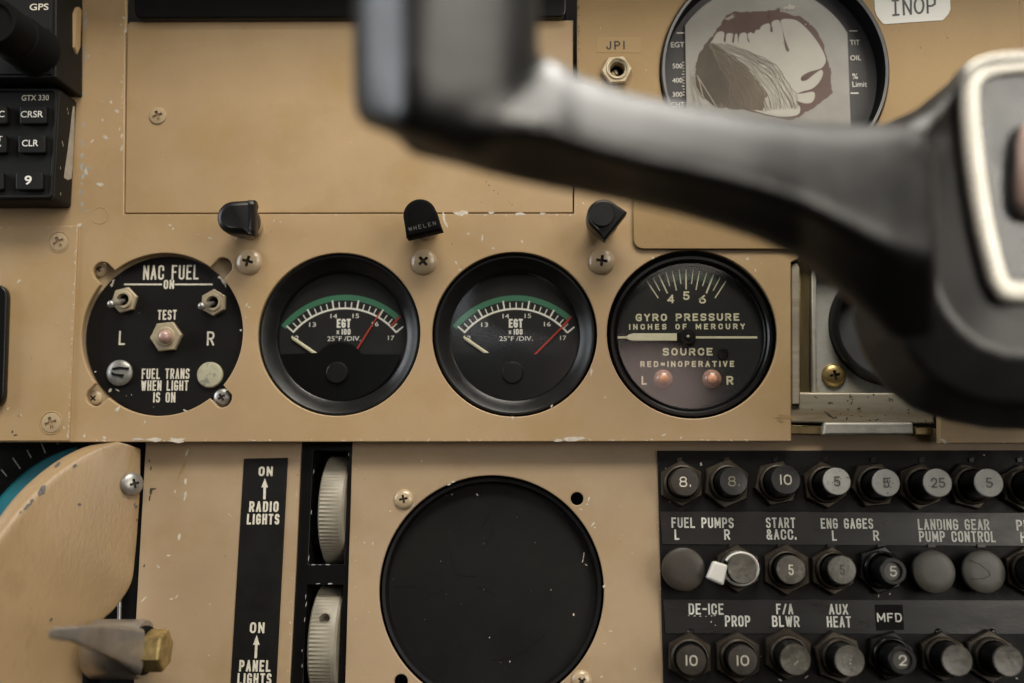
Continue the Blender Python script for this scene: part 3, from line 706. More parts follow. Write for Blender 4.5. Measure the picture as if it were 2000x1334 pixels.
key(38, 90, 206, 242, [("CRSR", 62.5, 223, 44, 13, .012)]); key(35, 88, 263, 299, [("CLR", 59, 279.5, 32, 13, .012)]); key(30, 83, 336, 371, [("9", 55, 352, 14, 18, .02)])
key(-45, 14, 206, 242, [("FUNC", -14, 223, 46, 13, .012)]); key(-48, 12, 263, 299, [("START", -20, 271, 50, 10, .012), ("STOP", -20, 287, 44, 10, .012)]); key(-50, 6, 336, 371, [("8", -22, 352, 14, 18, .02)])
b = bmesh.new(); sans_text(b, t, "GTX 330", 69, 191, 53, 11, H, bold=.008); t.part('lettering', b, white_old, None, 0)
# bare metal worn strip on its right flank
b = bmesh.new()
A = t.l(118, 176, H); B = t.l(106, 388, H)
def flank(q, z): # q along the flank from top to bottom, z height
    return (A[0]+(B[0]-A[0])*q+.00012, A[1]+(B[1]-A[1])*q, z)
prof = [(.06, .0020, .0034), (.14, .0018, .0040), (.30, .0014, .0046), (.5, .0012, .0056), (.65, .0012, .0066), (.74, .0016, .0072), (.77, .0042, .0072)]
rw = [(b.verts.new(flank(q, z0)), b.verts.new(flank(q, z1))) for q, z0, z1 in prof]
for p_, q_ in zip(rw, rw[1:]): b.faces.new((p_[0], p_[1], q_[1], q_[0]))
for (q, z) in ((.13, .0075), (.16, .0068), (.46, .0098), (.48, .0092), (.70, .0102), (.93, .0090)):
    c_ = flank(q, z); s_ = .0005
    b.faces.new([b.verts.new((c_[0]+.00005, c_[1]+s_*a_, c_[2]+s_*b_*.6)) for a_, b_ in ((1.5, 0), (.3, .8), (-1.2, .3), (-.6, -.9))])
t.part('worn_strip', b, [alum_p])

# =================================================================== GAUGES
# ---- fuel transfer panel
t = Thing('fuel_transfer_panel', 'round black switch panel lettered NAC FUEL with two toggles, leftmost of the gauge row', 'switch panel', P0, 316, 652, 0)
Z = -.0033; kz_ = t.k(Z)
c = t.l(322, 656, Z)
b = lathed([(0, Z), (153*kz_, Z), (154.5*kz_, Z-.0002), (154.5*kz_, Z-.004)], seg=120, c=c)
rr = random.Random(9)
for (x, y, s, asp, an) in ((458, 705-80, 0, 1, 0), (219, 555, 7, 1.8, 1.1), (222, 548, 5, 1.4, .6), (436, 550, 9, 1.6, -.9), (430, 542, 7, 1.5, -.6), (440, 556, 5, 2, -1.2), (215, 763, 8, 1.1, 0), (229, 762, 4, 2.4, -.5), (257, 771, 2, 1, 0), (186, 726, 3, 1.3, 0), (247, 773, 1.2, 1, 0), (272, 611, 1.1, 1, 0), (235, 540, 1, 1, 0), (300, 795, 1.3, 1, 0), (184, 735, 1.6, 1, 0)):
    if s: fleck(b, *t.l(x, y, Z), s*kz_, Z+.00004, 1, rr, asp, an)
fp = t.part('face_plate', b, [nac_face, chipm])
# mounting flange seen through the four ears
b = bmesh.new(); lathe(b, [(156*kz_, -.0042), (205*kz_, -.0042), (205*kz_, -.0050)], 64, c); t.part('mounting_flange', b, tan_screw)
for (x, y, a, s_, mm) in ((195, 526, .5, .66, tan_screw), (185, 778, .8, .62, tan_screw), (435, 776, .55, .70, steel)):
    screw(t, DOME, x, y, -.0041, a, mm, s_)
b = bmesh.new()
for (s, cx, cy, w, h, sw) in (("NAC FUEL", 334, 532, 108, 28, 3.4), ("ON", 330, 555.5, 20, 17.5, 3.2), ("TEST", 326.5, 615, 37, 19, 3.0), ("L", 238.5, 660, 12, 27, 3.4), ("R", 411.5, 661, 14, 27, 3.6), ("FUEL TRANS", 323.5, 730, 93, 20, 2.9), ("WHEN LIGHT", 322, 753, 92, 19.5, 2.9), ("IS ON", 321, 776, 43, 19.5, 3.0)):
    stroke_text(b, t, s, cx, cy, w, h, Z, sw, gap=.55)
for x0, x1 in ((244, 315), (343, 414)): ribbon(b, t.L([(x0, 555.5), (x1, 555.5)], Z), 3.1*kz_, Z+.00005)
t.part('lettering', b, white_old, fp, 0)
def hexnut(cx, cy, R, rot, z0, h, hole):
    k = t.k(z0+h); c = t.l(cx, cy, z0+h)
    b = bmesh.new()
    lathe(b, [(R*k, z0), (R*k, z0+h-.0004), (R*k*.93, z0+h), (hole*k, z0+h)], 6, c, rot=rot)
    lathe(b, [(hole*1.02*k, z0+h*.9), (hole*1.02*k, z0+h+.0006), (hole*.95*k, z0+h+.0009), (hole*.70*k, z0+h+.0009), (hole*.66*k, z0+h+.0002), (hole*.62*k, z0-.004)], 32, c)
    lathe(b, [(0, z0-.003), (hole*.66*k, z0-.003)], 24, c, mi=1)
    return b
def toggle(cx, cy, bx, by, rot):
    tg = t.part('toggle_switch', hexnut(cx, cy, 26, rot, Z, .0016, 17), [nickel, blk_matte], None, 30)
    p0 = Vector((*t.l(cx+2, cy+1, Z), Z)); p2 = Vector((*t.l(bx, by, .0055), .0055))
    p1 = p0.lerp(p2, .45); k = t.k(.004)
    b = bmesh.new(); P = [p0.lerp(p2, q) for q in (0, .3, .55, .75, .85, .92, .98, 1.04, 1.09)]
    tube(b, P, [3.6*k, 4.6*k, 5.4*k, 5.4*k, 6.3*k, 7.2*k, 7.4*k, 6.2*k, 2.5*k], 20)
    t.part('lever', b, steel, tg)
toggle(241.5, 585.5, 216, 594, .25); toggle(416, 590.5, 393, 598, .52)
tb = t.part('test_button', hexnut(323, 657, 31, .1, Z, .0020, 18), [nickel, blk_matte], None, 30)
k = t.k(.0); cc = t.l(320.5, 657, .0012)
t.part('button_shape', lathed([(13.5*k, Z), (13.5*k, -.0002), (12.5*k, .0010), (9.5*k, .0019), (5*k, .0024), (0, .0025)], seg=28, c=cc), pink, tb)
cc = t.l(232, 728, -.002)
b = lathed([(25*k, Z), (25*k, Z+.0009), (22*k, Z+.0015), (12*k, Z+.0019), (0, Z+.0020)], seg=32, c=cc)
jl = t.part('indicator_light', b, jewel); b = bmesh.new()
flat_t(b, [t.l(x, y, -.0010) for x, y in ((218, 719), (232, 716), (252, 718), (250, 722), (234, 720), (220, 722))], -.0010)
flat_t(b, [t.l(x, y, -.0010) for x, y in ((217, 726), (226, 730), (242, 731), (239, 737), (229, 734), (219, 733))], -.0010)
bmesh.ops.solidify(b, geom=b.faces[:], thickness=.0003); t.part('slot', b, blk_matte, jl)
cc = t.l(409, 732, -.002)
t.part('indicator_light', lathed([(25*k, Z), (25*k, Z+.0010), (23*k, Z+.0015), (12*k, Z+.0018), (0, Z+.0019)], seg=32, c=cc), lens_y)

# ---- EGT gauges
def egt(px, dx, needle, label):
    t = Thing('exhaust_temperature_gauge', label, 'gauge', P0, px, 652, 0, 'exhaust temperature gauges')
    k = t.k(); Zb = -.0012; Zf = -.0085; Zm = -.0068
    b = lathed([(157.5*k, -.02), (157.5*k, Zb-.0004), (156*k, Zb), (153*k, Zb), (150*k, Zb-.0003), (130*k, -.0052), (128.5*k, -.0058), (128*k, -.0095)], seg=120, c=t.l(px, 653, -.001))
    t.part('bezel', b, blk_bezel, None, 25)
    kf = t.k(Zf); cf = t.l(px+1, 658, Zf); fx = 671+dx
    face = t.part('dial_face', lathed([(0, Zf), (137*kf, Zf)], seg=96, c=cf), face_grey)
    c = t.l(fx, 734, Zf); A = R_
    b = bmesh.new(); z = Zf+.00006
    arc_band(b, c, 129.5*kf, 133*kf, A(39.5), A(140), z, 60)
    for i in range(21):
        a = A(139.3-i*4.98); big = i % 4 == 0
        r1 = (149 if big else 144)*kf; wd = (3.0 if big else 1.9)*kf/2; dvec = Vector((math.cos(a), math.sin(a))); nv = Vector((-dvec.y, dvec.x)); cc = Vector(c)
        flat(b, [tuple(cc+dvec*131*kf-nv*wd), tuple(cc+dvec*r1-nv*wd), tuple(cc+dvec*r1+nv*wd), tuple(cc+dvec*131*kf+nv*wd)], z+.00003)
    sp = t.part('scale', b, white, face, 0)
    b = bmesh.new(); arc_band(b, c, 147*kf, 158*kf, A(47.5), A(141.5), z-.00002, 60); t.part('green_arc', b, green, face, 0)
    b = bmesh.new(); a = A(46.6); dvec = Vector((math.cos(a), math.sin(a))); nv = Vector((-dvec.y, dvec.x)); cc = Vector(c)
    flat(b, [tuple(cc+dvec*131*kf-nv*1.6*kf), tuple(cc+dvec*159*kf-nv*1.6*kf), tuple(cc+dvec*159*kf+nv*1.6*kf), tuple(cc+dvec*131*kf+nv*1.6*kf)], z+.00008); t.part('red_mark', b, red, face, 0)
    b = bmesh.new()
    for (s, x, y, w, h, bo) in (("13", 610.5, 634, 13, 8.5, 0), ("14", 652, 617.5, 12.5, 8.5, 0), ("15", 695, 617, 12.5, 8.5, 0), ("16", 733, 633, 13, 8.5, 0), ("17", 764, 660, 12, 8.5, 0), ("12", 577, 660, 13, 8.5, 0), ("25°F /DIV.", 672, 661, 65, 9.5, 0)):
        sans_text(b, t, s, x+dx, y, w, h, Zf, bold=bo)
    stroke_text(b, t, "EGT", 671.5+dx, 631.5, 27, 17, Zf, 3.4, gap=.42); stroke_text(b, t, "100", 676+dx, 648, 17, 11, Zf, 2.2, gap=.6); stroke_text(b, t, "X", 660+dx, 649, 5, 7, Zf, 1.5)
    t.part('lettering', b, white, face, 0)
    # lower mask with its hump
    pts = []
    R = 127*k
    hc = t.l(663+dx, 718, Zm); rc = t.l(px+1, 657, Zm); yl = t.l(px, 692, Zm)[1]
    a0 = math.asin((yl-rc[1])/R)
    for i in range(50): a = PI-a0+(2*a0+PI-0)*i/49 if False else (PI-a0)+(PI+2*a0)*i/49; pts.append((rc[0]+R*math.cos(a), rc[1]+R*math.sin(a)))
    hr = 51*k; ah = math.asin((yl-hc[1])/hr)
    for i in range(25): a = ah+(PI-2*ah)*i/24; pts.append((hc[0]+hr*math.cos(a), hc[1]+hr*math.sin(a)))
    b = bmesh.new(); flat_t(b, pts[:-1], Zm); ex = bmesh.ops.extrude_face_region(b, geom=b.faces[:]); bmesh.ops.translate(b, verts=[v for v in ex['geom'] if isinstance(v, bmesh.types.BMVert)], vec=(0, 0, -.0007))
    t.part('lower_mask', b, blk_gloss, None, 20)
    kk = t.k(Zm); cc = t.l(658+dx*1.02, 728, Zm+.001)
    b = lathed([(22*kk, Zm), (21.5*kk, Zm+.0009), (19*kk, Zm+.0014), (0, Zm+.0015)], seg=32, c=cc)
    t.part('adjusting_screw', b, [blk_bezel, blk_gloss])
    zn = Zf+.0008; kn = t.k(zn)
    (ax, ay), (bx, by) = needle
    b = bmesh.new(); P = [Vector((*t.l(ax-(bx-ax)*.35, ay-(by-ay)*.35, zn), zn)), Vector((*t.l(bx, by, zn), zn))]; tube(b, P, [(1.9*kn, .0001), (1.2*kn, .0001)], 8); t.part('needle', b, red)
    b = bmesh.new(); P = [Vector((*t.l(569+dx, 658, zn), zn)), Vector((*t.l(574+dx, 662, zn), zn)), Vector((*t.l(625+dx, 697, zn), zn))]; tube(b, P, [(1.2*kn, .0001), (3.2*kn, .0002), (3.3*kn, .0002)], 8); t.part('reference_pointer', b, cream)
    t.part('glass', lathed([(0, -.0056), (129*k, -.0056)], seg=64, c=t.l(px, 654, -.0056)), glass)
egt(662, 0, ((701, 676), (743, 609)), 'round black exhaust gas temperature gauge beside NAC FUEL panel, red needle near 16')
egt(1004.5, 336, ((1052, 685), (1111, 626)), 'round black exhaust gas temperature gauge left of the gyro gauge, red needle resting past 16')

# ---- gyro gauge
t = Thing('gyro_pressure_gauge', 'round black gyro pressure gauge with cream pointer and two amber lamps', 'gauge', P0, 1350, 654, 0)
k = t.k(); Zf = -.005
b = lathed([(160*k, -.02), (160*k, -.0016), (158*k, -.0010), (153*k, -.0010), (150*k, -.0016), (149.5*k, -.0024), (146*k, -.0020), (144*k, -.0024), (143*k, -.006)], seg=120, c=t.l(1350, 655, -.001)); t.part('bezel', b, blk_gloss, None, 25)
kf = t.k(Zf); face = t.part('dial_face', lathed([(0, Zf), (150*kf, Zf)], seg=96, c=t.l(1347, 658, Zf)), face_grey)
b = bmesh.new(); cr = lambda x, y: (1160+x/3.335, 460+y/3.335)
for i, (x0, y0, x1, y1, w) in enumerate(((347, 300, 417, 405, 7), (385, 278, 428, 358, 6), (423, 258, 477, 373, 9), (470, 243, 493, 327, 6), (510, 235, 537, 355, 7), (555, 226, 566, 313, 6), (600, 225, 600, 347, 9), (646, 226, 636, 313, 6), (687, 235, 665, 352, 7), (735, 243, 708, 327, 6), (778, 258, 733, 373, 10), (820, 278, 777, 357, 6), (858, 300, 790, 405, 7))):
    ribbon(b, t.L([cr(x0, y0), cr(x1, y1)], Zf), w/3.335*kf, Zf+.00008)
ribbon(b, t.L([(1207, 659), (1477, 659)], Zf), 4.2*kf, Zf+.00008)
t.part('scale', b, cream, face, 0)
b = bmesh.new(); cg = t.l(1343.5, 657, Zf); arc_band(b, cg, 113*kf, 130*kf, R_(62), R_(110), Zf+.00004, 30); t.part('green_band', b, green_dk, face, 0)
b = bmesh.new()
for (s, cx, cy, w, h, sw, gp) in (("GYRO PRESSURE", 1342.5, 619.7, 202, 14.5, 3.1, .62), ("INCHES OF MERCURY", 1341.5, 638, 226, 11, 2.5, 1.0), ("SOURCE", 1343, 687, 97, 14.5, 3.1, .62), ("RED=INOPERATIVE", 1342, 711, 183, 11.5, 2.6, .85), ("L", 1258, 743, 10, 17, 3.4, .5), ("R", 1425.5, 743, 13, 17, 3.6, .5)):
    stroke_text(b, t, s, cx, cy, w, h, Zf, sw, gap=gp)
for (s, cx, cy, w, h) in (("4", 1310, 584, 13, 16.5), ("5", 1340.5, 577.5, 12, 16.5), ("6", 1372, 584.5, 13, 16.5)): stroke_text(b, t, s, cx, cy, w, h, Zf, 3.1)
t.part('lettering', b, cream, face, 0)
zp = Zf+.0011; kp = t.k(zp)
me = plate(t.L([(1322, 651), (1322, 665.5), (1238, 665.5), (1229, 664), (1221, 658.5), (1229, 653), (1238, 651)], zp), (), zp, .0004, .0001); t.part('pointer', me, cream)
t.part('hub', lathed([(0, Zf+.0026), (2.2*k, Zf+.0026), (2.4*k, Zf+.0021), (7*k, Zf+.0021), (8*k, Zf+.0016), (15*k, Zf+.0015), (16*k, Zf+.0010), (16*k, Zf)], seg=36, c=t.l(1343.5, 657, Zf+.001)), blk_bezel)
t.part('hub_pin', lathed([(2.8*k, Zf+.002), (2.4*k, Zf+.0029), (0, Zf+.003)], seg=14, c=t.l(1343.5, 657, Zf+.002)), cream)
b = bmesh.new(); cx, cy = t.l(1330, 658, zp); box(b, cx-9*k, cx+12*k, cy-7*k, cy+7*k, Zf+.0004, zp-.0002); t.part('pointer_root', b, blk_matte)
for x in (1296, 1391):
    lp = t.part('lamp', lathed([(19.5*k, Zf), (19*k, Zf+.0008), (16.5*k, Zf+.0017), (11*k, Zf+.0026), (5*k, Zf+.0030), (0, Zf+.0031)], seg=32, c=t.l(x, 740, Zf+.001)), amber)
    t.part('lamp_core', lathed([(9*k, Zf+.0027), (7*k, Zf+.00305), (0, Zf+.0033)], seg=24, c=t.l(x+1, 739, Zf+.003)), amber_core, lp)
cs = t.l(1412, 691, Zf); b = lathed([(11*k, Zf), (10.5*k, Zf+.0005), (0, Zf+.0006)], seg=24, c=cs); t.part('dial_screw', b, blk_gloss)
t.part('glass', lathed([(0, -.0020), (144.5*k, -.0020)], seg=64, c=t.l(1349.5, 655, -.002)), glass)

# ---- engine monitor with ruined screen
t = Thing('engine_monitor', 'round engine monitor with a leaking ruined screen in the upper right plate', 'gauge', P0, 1510, 140, 0)
k = t.k()
b = lathed([(222*k, -.012), (222*k, .0022), (220.5*k, .0030), (219*k, .0032)], seg=140); t.part('bezel', b, blk_gloss)
b = lathed([(219*k, .0032), (214*k, .0027)], seg=140); t.part('bezel_rim', b, rim_grey)
b = lathed([(214*k, .0027), (213*k, .0010), (212.5*k, -.002), (212*k, -.0066)], seg=140); t.part('bezel_wall', b, blk_matte)
Zf = -.0060; kf = t.k(Zf)
fc = t.part('screen_surround', lathed([(0, Zf), (216*kf, Zf)], seg=96, c=t.l(1510, 140, 0)), lcd_card)
Zs = Zf+.0010
cs = Vector(t.l(1492, 150, Zs)); Rs = 187*kf
pts = []
for i in range(61):
    a = R_(150-i*2.0); q = cs+Vector((math.cos(a), math.sin(a)))*Rs
    pts.append((q.x, q.y))
xl = t.l(1338.5, 100, Zs)[0]; xr = t.l(1656.5, 100, Zs)[0]; yb = t.l(1500, 300, Zs)[1]
pts = [p for p in pts if xl < p[0] < xr]
y_at = lambda x: cs.y+math.sqrt(Rs*Rs-(x-cs.x)**2)
pts = [(xl, y_at(xl))]+pts+[(xr, y_at(xr)), (xr, yb), (xl, yb)]
scr = t.part('screen', plate(pts, (), Zs, .0009, .00012), lcd)
cr = lambda q: [(1120+x/3.03, y/3.03) for x, y in q]
rg = random.Random(11)
def rough(pts, amp, n=4):
    "break the straight sides of an outline up"
    out = []
    for i, p in enumerate(pts):
        q = pts[(i+1) % len(pts)]
        for j in range(n): s = j/n; out.append((p[0]+(q[0]-p[0])*s+(rg.uniform(-amp, amp) if j else 0), p[1]+(q[1]-p[1])*s+(rg.uniform(-amp, amp) if j else 0)))
    return out
def smooth2(pts, n=4):
    P = [Vector(p) for p in pts]; N = len(P); out = []
    for i in range(N):
        p0, p1, p2, p3 = P[i-1], P[i], P[(i+1) % N], P[(i+2) % N]
        for j in range(n):
            s = j/n; out.append(tuple(.5*((2*p1)+(p2-p0)*s+(2*p0-5*p1+4*p2-p3)*s*s+(3*p1-p0-3*p2+p3)*s**3)))
    return out
outl = [(718, 410), (740, 325), (790, 250), (830, 200), (872, 150), (905, 90), (960, 66), (1050, 72), (1120, 66), (1190, 60), (1222, 42), (1225, 70), (1300, 92), (1340, 95), (1372, 118), (1412, 150), (1452, 200), (1476, 250), (1492, 320), (1512, 380), (1527, 430), (1525, 500), (1536, 545), (1500, 582), (1460, 612), (1400, 650), (1350, 682), (1290, 712), (1200, 697), (1100, 672), (980, 640), (850, 640), (760, 570), (722, 490)]
b = bmesh.new()
flat_t(b, t.L(cr(rough(outl, 5)), Zs), Zs+.00004, 0)
lite = [(825, 235), (848, 196), (878, 186), (893, 200), (888, 240), (900, 250), (906, 202), (935, 198), (944, 206), (938, 248), (950, 252), (956, 206), (970, 205), (974, 262), (984, 204), (1022, 196), (1030, 240), (1042, 250), (1030, 206), (1050, 192), (1068, 200), (1080, 178), (1100, 176), (1116, 152), (1160, 140), (1166, 186), (1180, 184), (1172, 136), (1195, 120), (1220, 126), (1238, 190), (1250, 270), (1260, 300), (1276, 302), (1270, 280), (1252, 230), (1228, 140), (1230, 118), (1262, 112), (1322, 122), (1382, 172), (1432, 232), (1470, 292), (1492, 345), (1488, 378), (1462, 406), (1400, 424), (1356, 448), (1345, 466), (1352, 480), (1378, 476), (1402, 458), (1440, 428), (1468, 414), (1476, 440), (1452, 490), (1410, 526), (1360, 540), (1322, 556), (1362, 552), (1420, 544), (1428, 575), (1410, 606), (1370, 612), (1320, 598), (1324, 612), (1342, 640), (1322, 682), (1200, 690), (1000, 640), (850, 636), (770, 500), (790, 300)]
flat_t(b, t.L(cr(smooth2(lite, 3)), Zs), Zs+.00008, 1)
brown = [(800, 250), (850, 280), (930, 320), (1000, 372), (1060, 440), (1110, 510), (1150, 560), (1125, 600), (1120, 655), (1000, 645), (850, 638), (768, 560), (724, 480), (724, 400), (745, 330)]
flat_t(b, t.L(cr(rough(smooth2(brown, 2), 7, 3)), Zs), Zs+.00012, 2)
# ripples running from the finger roots down to the lower right
zi = 0
for j in range(46):
    q = -.75+1.75*(j+rg.uniform(-.4, .4))/45; P = []
    a0 = Vector((815+(120*q if q > 0 else 20*q), 258+(8*q if q > 0 else -20*q))); a1 = Vector((950+(260*q if q > 0 else 130*q), 390-(40*q if q > 0 else -30*q))); a2 = Vector((1120+(150*q if q > 0 else 240*q), 470-30*q)); a3 = Vector((1130+(200*q if q > 0 else 260*q), 655-20*abs(q)))
    for i in range(15):
        s = i/14; p = a0*(1-s)**3+a1*3*s*(1-s)**2+a2*3*s*s*(1-s)+a3*s**3
        P.append((p.x+rg.uniform(-7, 7)+9*math.sin(i*.9+j*.35), p.y+rg.uniform(-6, 6)))
    zi += 1
    ribbon(b, t.L(cr(P), Zs), (rg.uniform(1.2, 4.6) if q > -.1 else rg.uniform(.8, 2.6))/3.03*kf, Zs+.00016+zi*.000003, (4 if q < .12 else (5 if j % 3 else 4)))
for P in ([(722, 405), (712, 450), (725, 520), (770, 580), (850, 640)], [(695, 400), (692, 470), (700, 540), (720, 600), (760, 640)]):
    P = [(p.x, p.y) for p in [Vector(q) for q in P]]; zi += 1
    ribbon(b, t.L(cr(rough(P[:-1], 3)+[P[-1]]), Zs), 6/3.03*kf if zi % 2 else 3/3.03*kf, Zs+.0001+zi*.000004, 3)
for (x, y, s_, asp, an, mi) in ((1170, 185, 10, 1.5, 1.5, 0), (1268, 300, 12, 1.5, 1.4, 0), (1243, 258, 7, 1, 0, 0), (1360, 462, 14, 1.6, .6, 0), (1372, 146, 9, 1, 0, 1), (1282, 45, 42, 1.2, .1, 1), (1250, 50, 22, 1.1, .1, 1), (925, 108, 30, 1.9, .5, 3), (1272, 200, 8, 2, .8, 3), (1160, 95, 16, 2, 1.5, 0)):
    zi += 1; fleck(b, *t.l(*cr([(x, y)])[0], Zs), s_/3.03*kf, Zs+.00018+zi*.000004, mi, rg, asp, an, 14)
for _ in range(40):
    zi += 1; x = rg.gauss(1230, 60); y = 460+(x-1180)*.9+rg.gauss(0, 22); fleck(b, *t.l(*cr([(x, y)])[0], Zs), rg.uniform(1, 2.6)/3.03*kf, Zs+.0002+zi*.000002, 0, rg)
t.part('leak_stain', b, [lcd_maroon, lcd_light, lcd_brown, lcd_ripple, mat('brown ripple', (.175, .148, .112), .3, var=.35, vscale=120), mat('beige ripple', (.355, .33, .28), .28, var=.15, vscale=120)], scr, 0)
Zt = Zf+.0002
b = bmesh.new()
for (s, cx, cy, w, h) in (("EGT", 1323.5, 87.5, 26, 10.5), ("500", 1323, 129, 19, 9.5), ("400", 1323, 157, 19, 9.5), ("300", 1323, 184.5, 19, 9.5), ("CHT", 1323.5, 205, 26, 10.5)): sans_text(b, t, s, cx, cy, w, h, Zt)
ribbon(b, t.L([(1322, 64.5), (1336, 64.5)], Zt), 2*kf, Zt+.00004)
for i in range(12): ribbon(b, t.L([(1334 if i % 4 else 1332.5, 122+i*5.8), (1336.5, 122+i*5.8)], Zt), 1.2*kf, Zt+.00004)
t.part('lettering', b, white, fc, 0)
b = bmesh.new()
for (s, cx, cy, w, h) in (("TIT", 1669.5, 83, 19, 10), ("OIL", 1671, 113, 21, 10), ("%", 1670, 149, 11, 11), ("Limit", 1679, 164.5, 28.5, 11)): sans_text(b, t, s, cx, cy, w, h, Zt)
for (x0, y0, x1, y1) in ((1660, 60.5, 1674, 60.5), (1662, 182, 1676, 182)): ribbon(b, t.L([(x0, y0), (x1, y1)], Zt), 2*kf, Zt+.00004)
t.part('lettering', b, white, fc, 0)

# ---- jack, tape, sticker
t = Thing('panel_jack', 'nickel hex nut jack socket below the small JPI tape', 'jack', P0, 1204, 139, .0014)
k = t.k()
b = bmesh.new(); lathe(b, [(30*k, 0), (30*k, .0018), (27*k, .0024), (21*k, .0024), (20*k, .0016), (19.5*k, .0016), (19*k, .0022), (16*k, .0022), (15*k, .0014), (15*k, -.008)], 6 and 6, rot=.08) if False else None
lathe(b, [(30.5*k, 0), (30.5*k, .0016), (28*k, .0023), (20.5*k, .0023), (20*k, .001)], 6, t.l(1204, 140), rot=.05)
jn = t.part('hex_nut', b, nickel, None, 20)
t.part('barrel', lathed([(21.5*k, .0006), (21.5*k, .0026), (20.5*k, .0029), (18.5*k, .0027), (18*k, .0016), (17.2*k, .0016), (17*k, .0020), (15.2*k, .0020), (14.6*k, .0014), (14.6*k, -.006)], seg=40, c=t.l(1205, 138.5)), nickel)
t.part('socket_well', lathed([(0, -.003), (14.6*k, -.003)], seg=30, c=t.l(1205, 138.5)), blk_matte)
b = bmesh.new(); cj = t.l(1201, 142.5, -.001); lathe(b, [(7*k, -.003), (6.5*k, -.0013), (3.5*k, -.0008), (0, -.0007)], 20, cj); box(b, -6*k, 6*k, -.8*k, .8*k, -.0012, -.0005, 1)
bmesh.ops.rotate(b, verts=b.verts[-8:], cent=(0, 0, 0), matrix=Matrix.Rotation(-.9, 3, 'Z')); bmesh.ops.translate(b, verts=b.verts[-8:], vec=(cj[0], cj[1], 0))
t.part('centre_pin', b, [nickel, blk_matte])
t = Thing('name_tape', 'clear tan tape printed JPI above the jack', 'label', P0, 1208, 87, .0014)
t.part('tape', plate(t.L([(1166, 72), (1252, 73), (1250, 103.5), (1166, 102.5)]), (), .00012, .0001, .00002), tape)
b = bmesh.new(); stroke_text(b, t, "JPI", 1202, 88.5, 36, 17, .00013, 3.0, gap=.75); t.part('lettering', b, inkb, None, 0)
t = Thing('inoperative_sticker', 'white sticker printed INOP with clipped corners at the top right', 'sticker', P0, 1780, 10, .0014)
t.part('paper', plate(t.L([(1706, -60), (1852, -60), (1856, 18), (1852, 28), (1841, 40), (1730, 47.5), (1724, 47), (1712, 32), (1708, 20)]), (), .00025, .0002, .00005), sticker)
b = bmesh.new(); k = t.k(); zz = .0003
def S(pts, i): ribbon(b, t.L(pts, zz), 4.2*k, zz+i*.000004)
S([(1743, 1.5), (1754, .6)], 0); S([(1748.5, 1), (1749.5, 29)], 1); S([(1744.5, 29.8), (1755, 28.8)], 2)
S([(1765.5, 28.5), (1764, -1), (1779, 27), (1779, -2)], 3)
S([(1795+8.6*math.sin(2*PI*q/24), 10.8-15*math.cos(2*PI*q/24)) for q in range(25)], 4)
S([(1812, 25), (1811, -4), (1822, -4), (1826, 1), (1825.5, 8), (1820, 11.5), (1812, 12)], 5)
t.part('lettering', b, inkg, None, 0)

# ---- eyebrow lights
def eyebrow(px, py, rot, label, text=None, ext=0, disc=True, bev=.0009):
    t = Thing('eyebrow_light', label, 'light', P0, px, py, 0, 'eyebrow lights')
    k = t.k()
    t.part('post', lathed([(26*k, 0), (26*k, .0078), (24*k, .0082), (0, .0082)], seg=36), tan_screw)
    t.part('collar', lathed([(29*k, .0066), (31.5*k, .0070), (31.5*k, .0100), (29*k, .0104)], seg=36), blk_gloss)
    pts = [((31*math.cos(a)-ext)*k, 31*k*math.sin(a)) for a in [R_(90+i*9) for i in range(21)]]
    pts += [(10*k, -32*k), (30*k, -34.5*k), (31*k, -33*k), (31*k, 33*k), (30*k, 34.5*k), (10*k, 32*k)]
    M = Matrix.Rotation(rot, 4, 'Z')
    me = plate(round_poly(pts, [0]*21+[0, .0004, .0004, .0004, .0004, 0]), (), .0165, .0078, bev)
    for v in me.vertices:     # the hood slopes down towards its open flat end
        if v.co.z > .012 and v.co.x > 0: v.co.z -= v.co.x*.30
    me.transform(M)
    hd = t.part('hood', me, blk_matte if text else blk_bezel)
    if disc:
        b = lathed([(0, .01675), (22*k, .01675), (23.5*k, .0164)], seg=36, c=(-3*k, 0))
        bmesh.ops.transform(b, matrix=M, verts=b.verts)
        t.part('cap_disc', b, blk_matte if text else blk_bezel, hd)
    if text:
        b = bmesh.new(); zt = .0168
        for i, ch in enumerate(text):
            c = Vector((17*k, (-23+i*9.2)*k, 0)); 
            bb = bmesh.new(); stroke_text(bb, t, ch, t.px, t.py, 5.4 if ch != 'W' else 7, 7.5, 0, 1.0)
            bmesh.ops.transform(bb, verts=bb.verts, matrix=M @ Matrix.Translation((c.x, c.y, zt-.0024*.45)) @ Matrix.Rotation(PI/2, 4, 'Z'))
            me2 = bpy.data.meshes.new('x'); bb.to_mesh(me2); bb.free(); b.from_mesh(me2); bpy.data.meshes.remove(me2)
        t.part('lettering', b, mat('embossed grey', (.09, .085, .08), .5), hd, 0)
eyebrow(489, 443, R_(2), 'black hooded lamp above left end of gauge row, its hood turned right', ext=7, disc=False, bev=.0020)
eyebrow(832, 444, R_(-77), 'black hooded lamp between the two temperature gauges, hood pointing down with embossed lettering', "WHELEN", ext=4, disc=False)
eyebrow(1174, 441, R_(-38), 'black hooded lamp just below the yoke arm, a round disc on its cap')

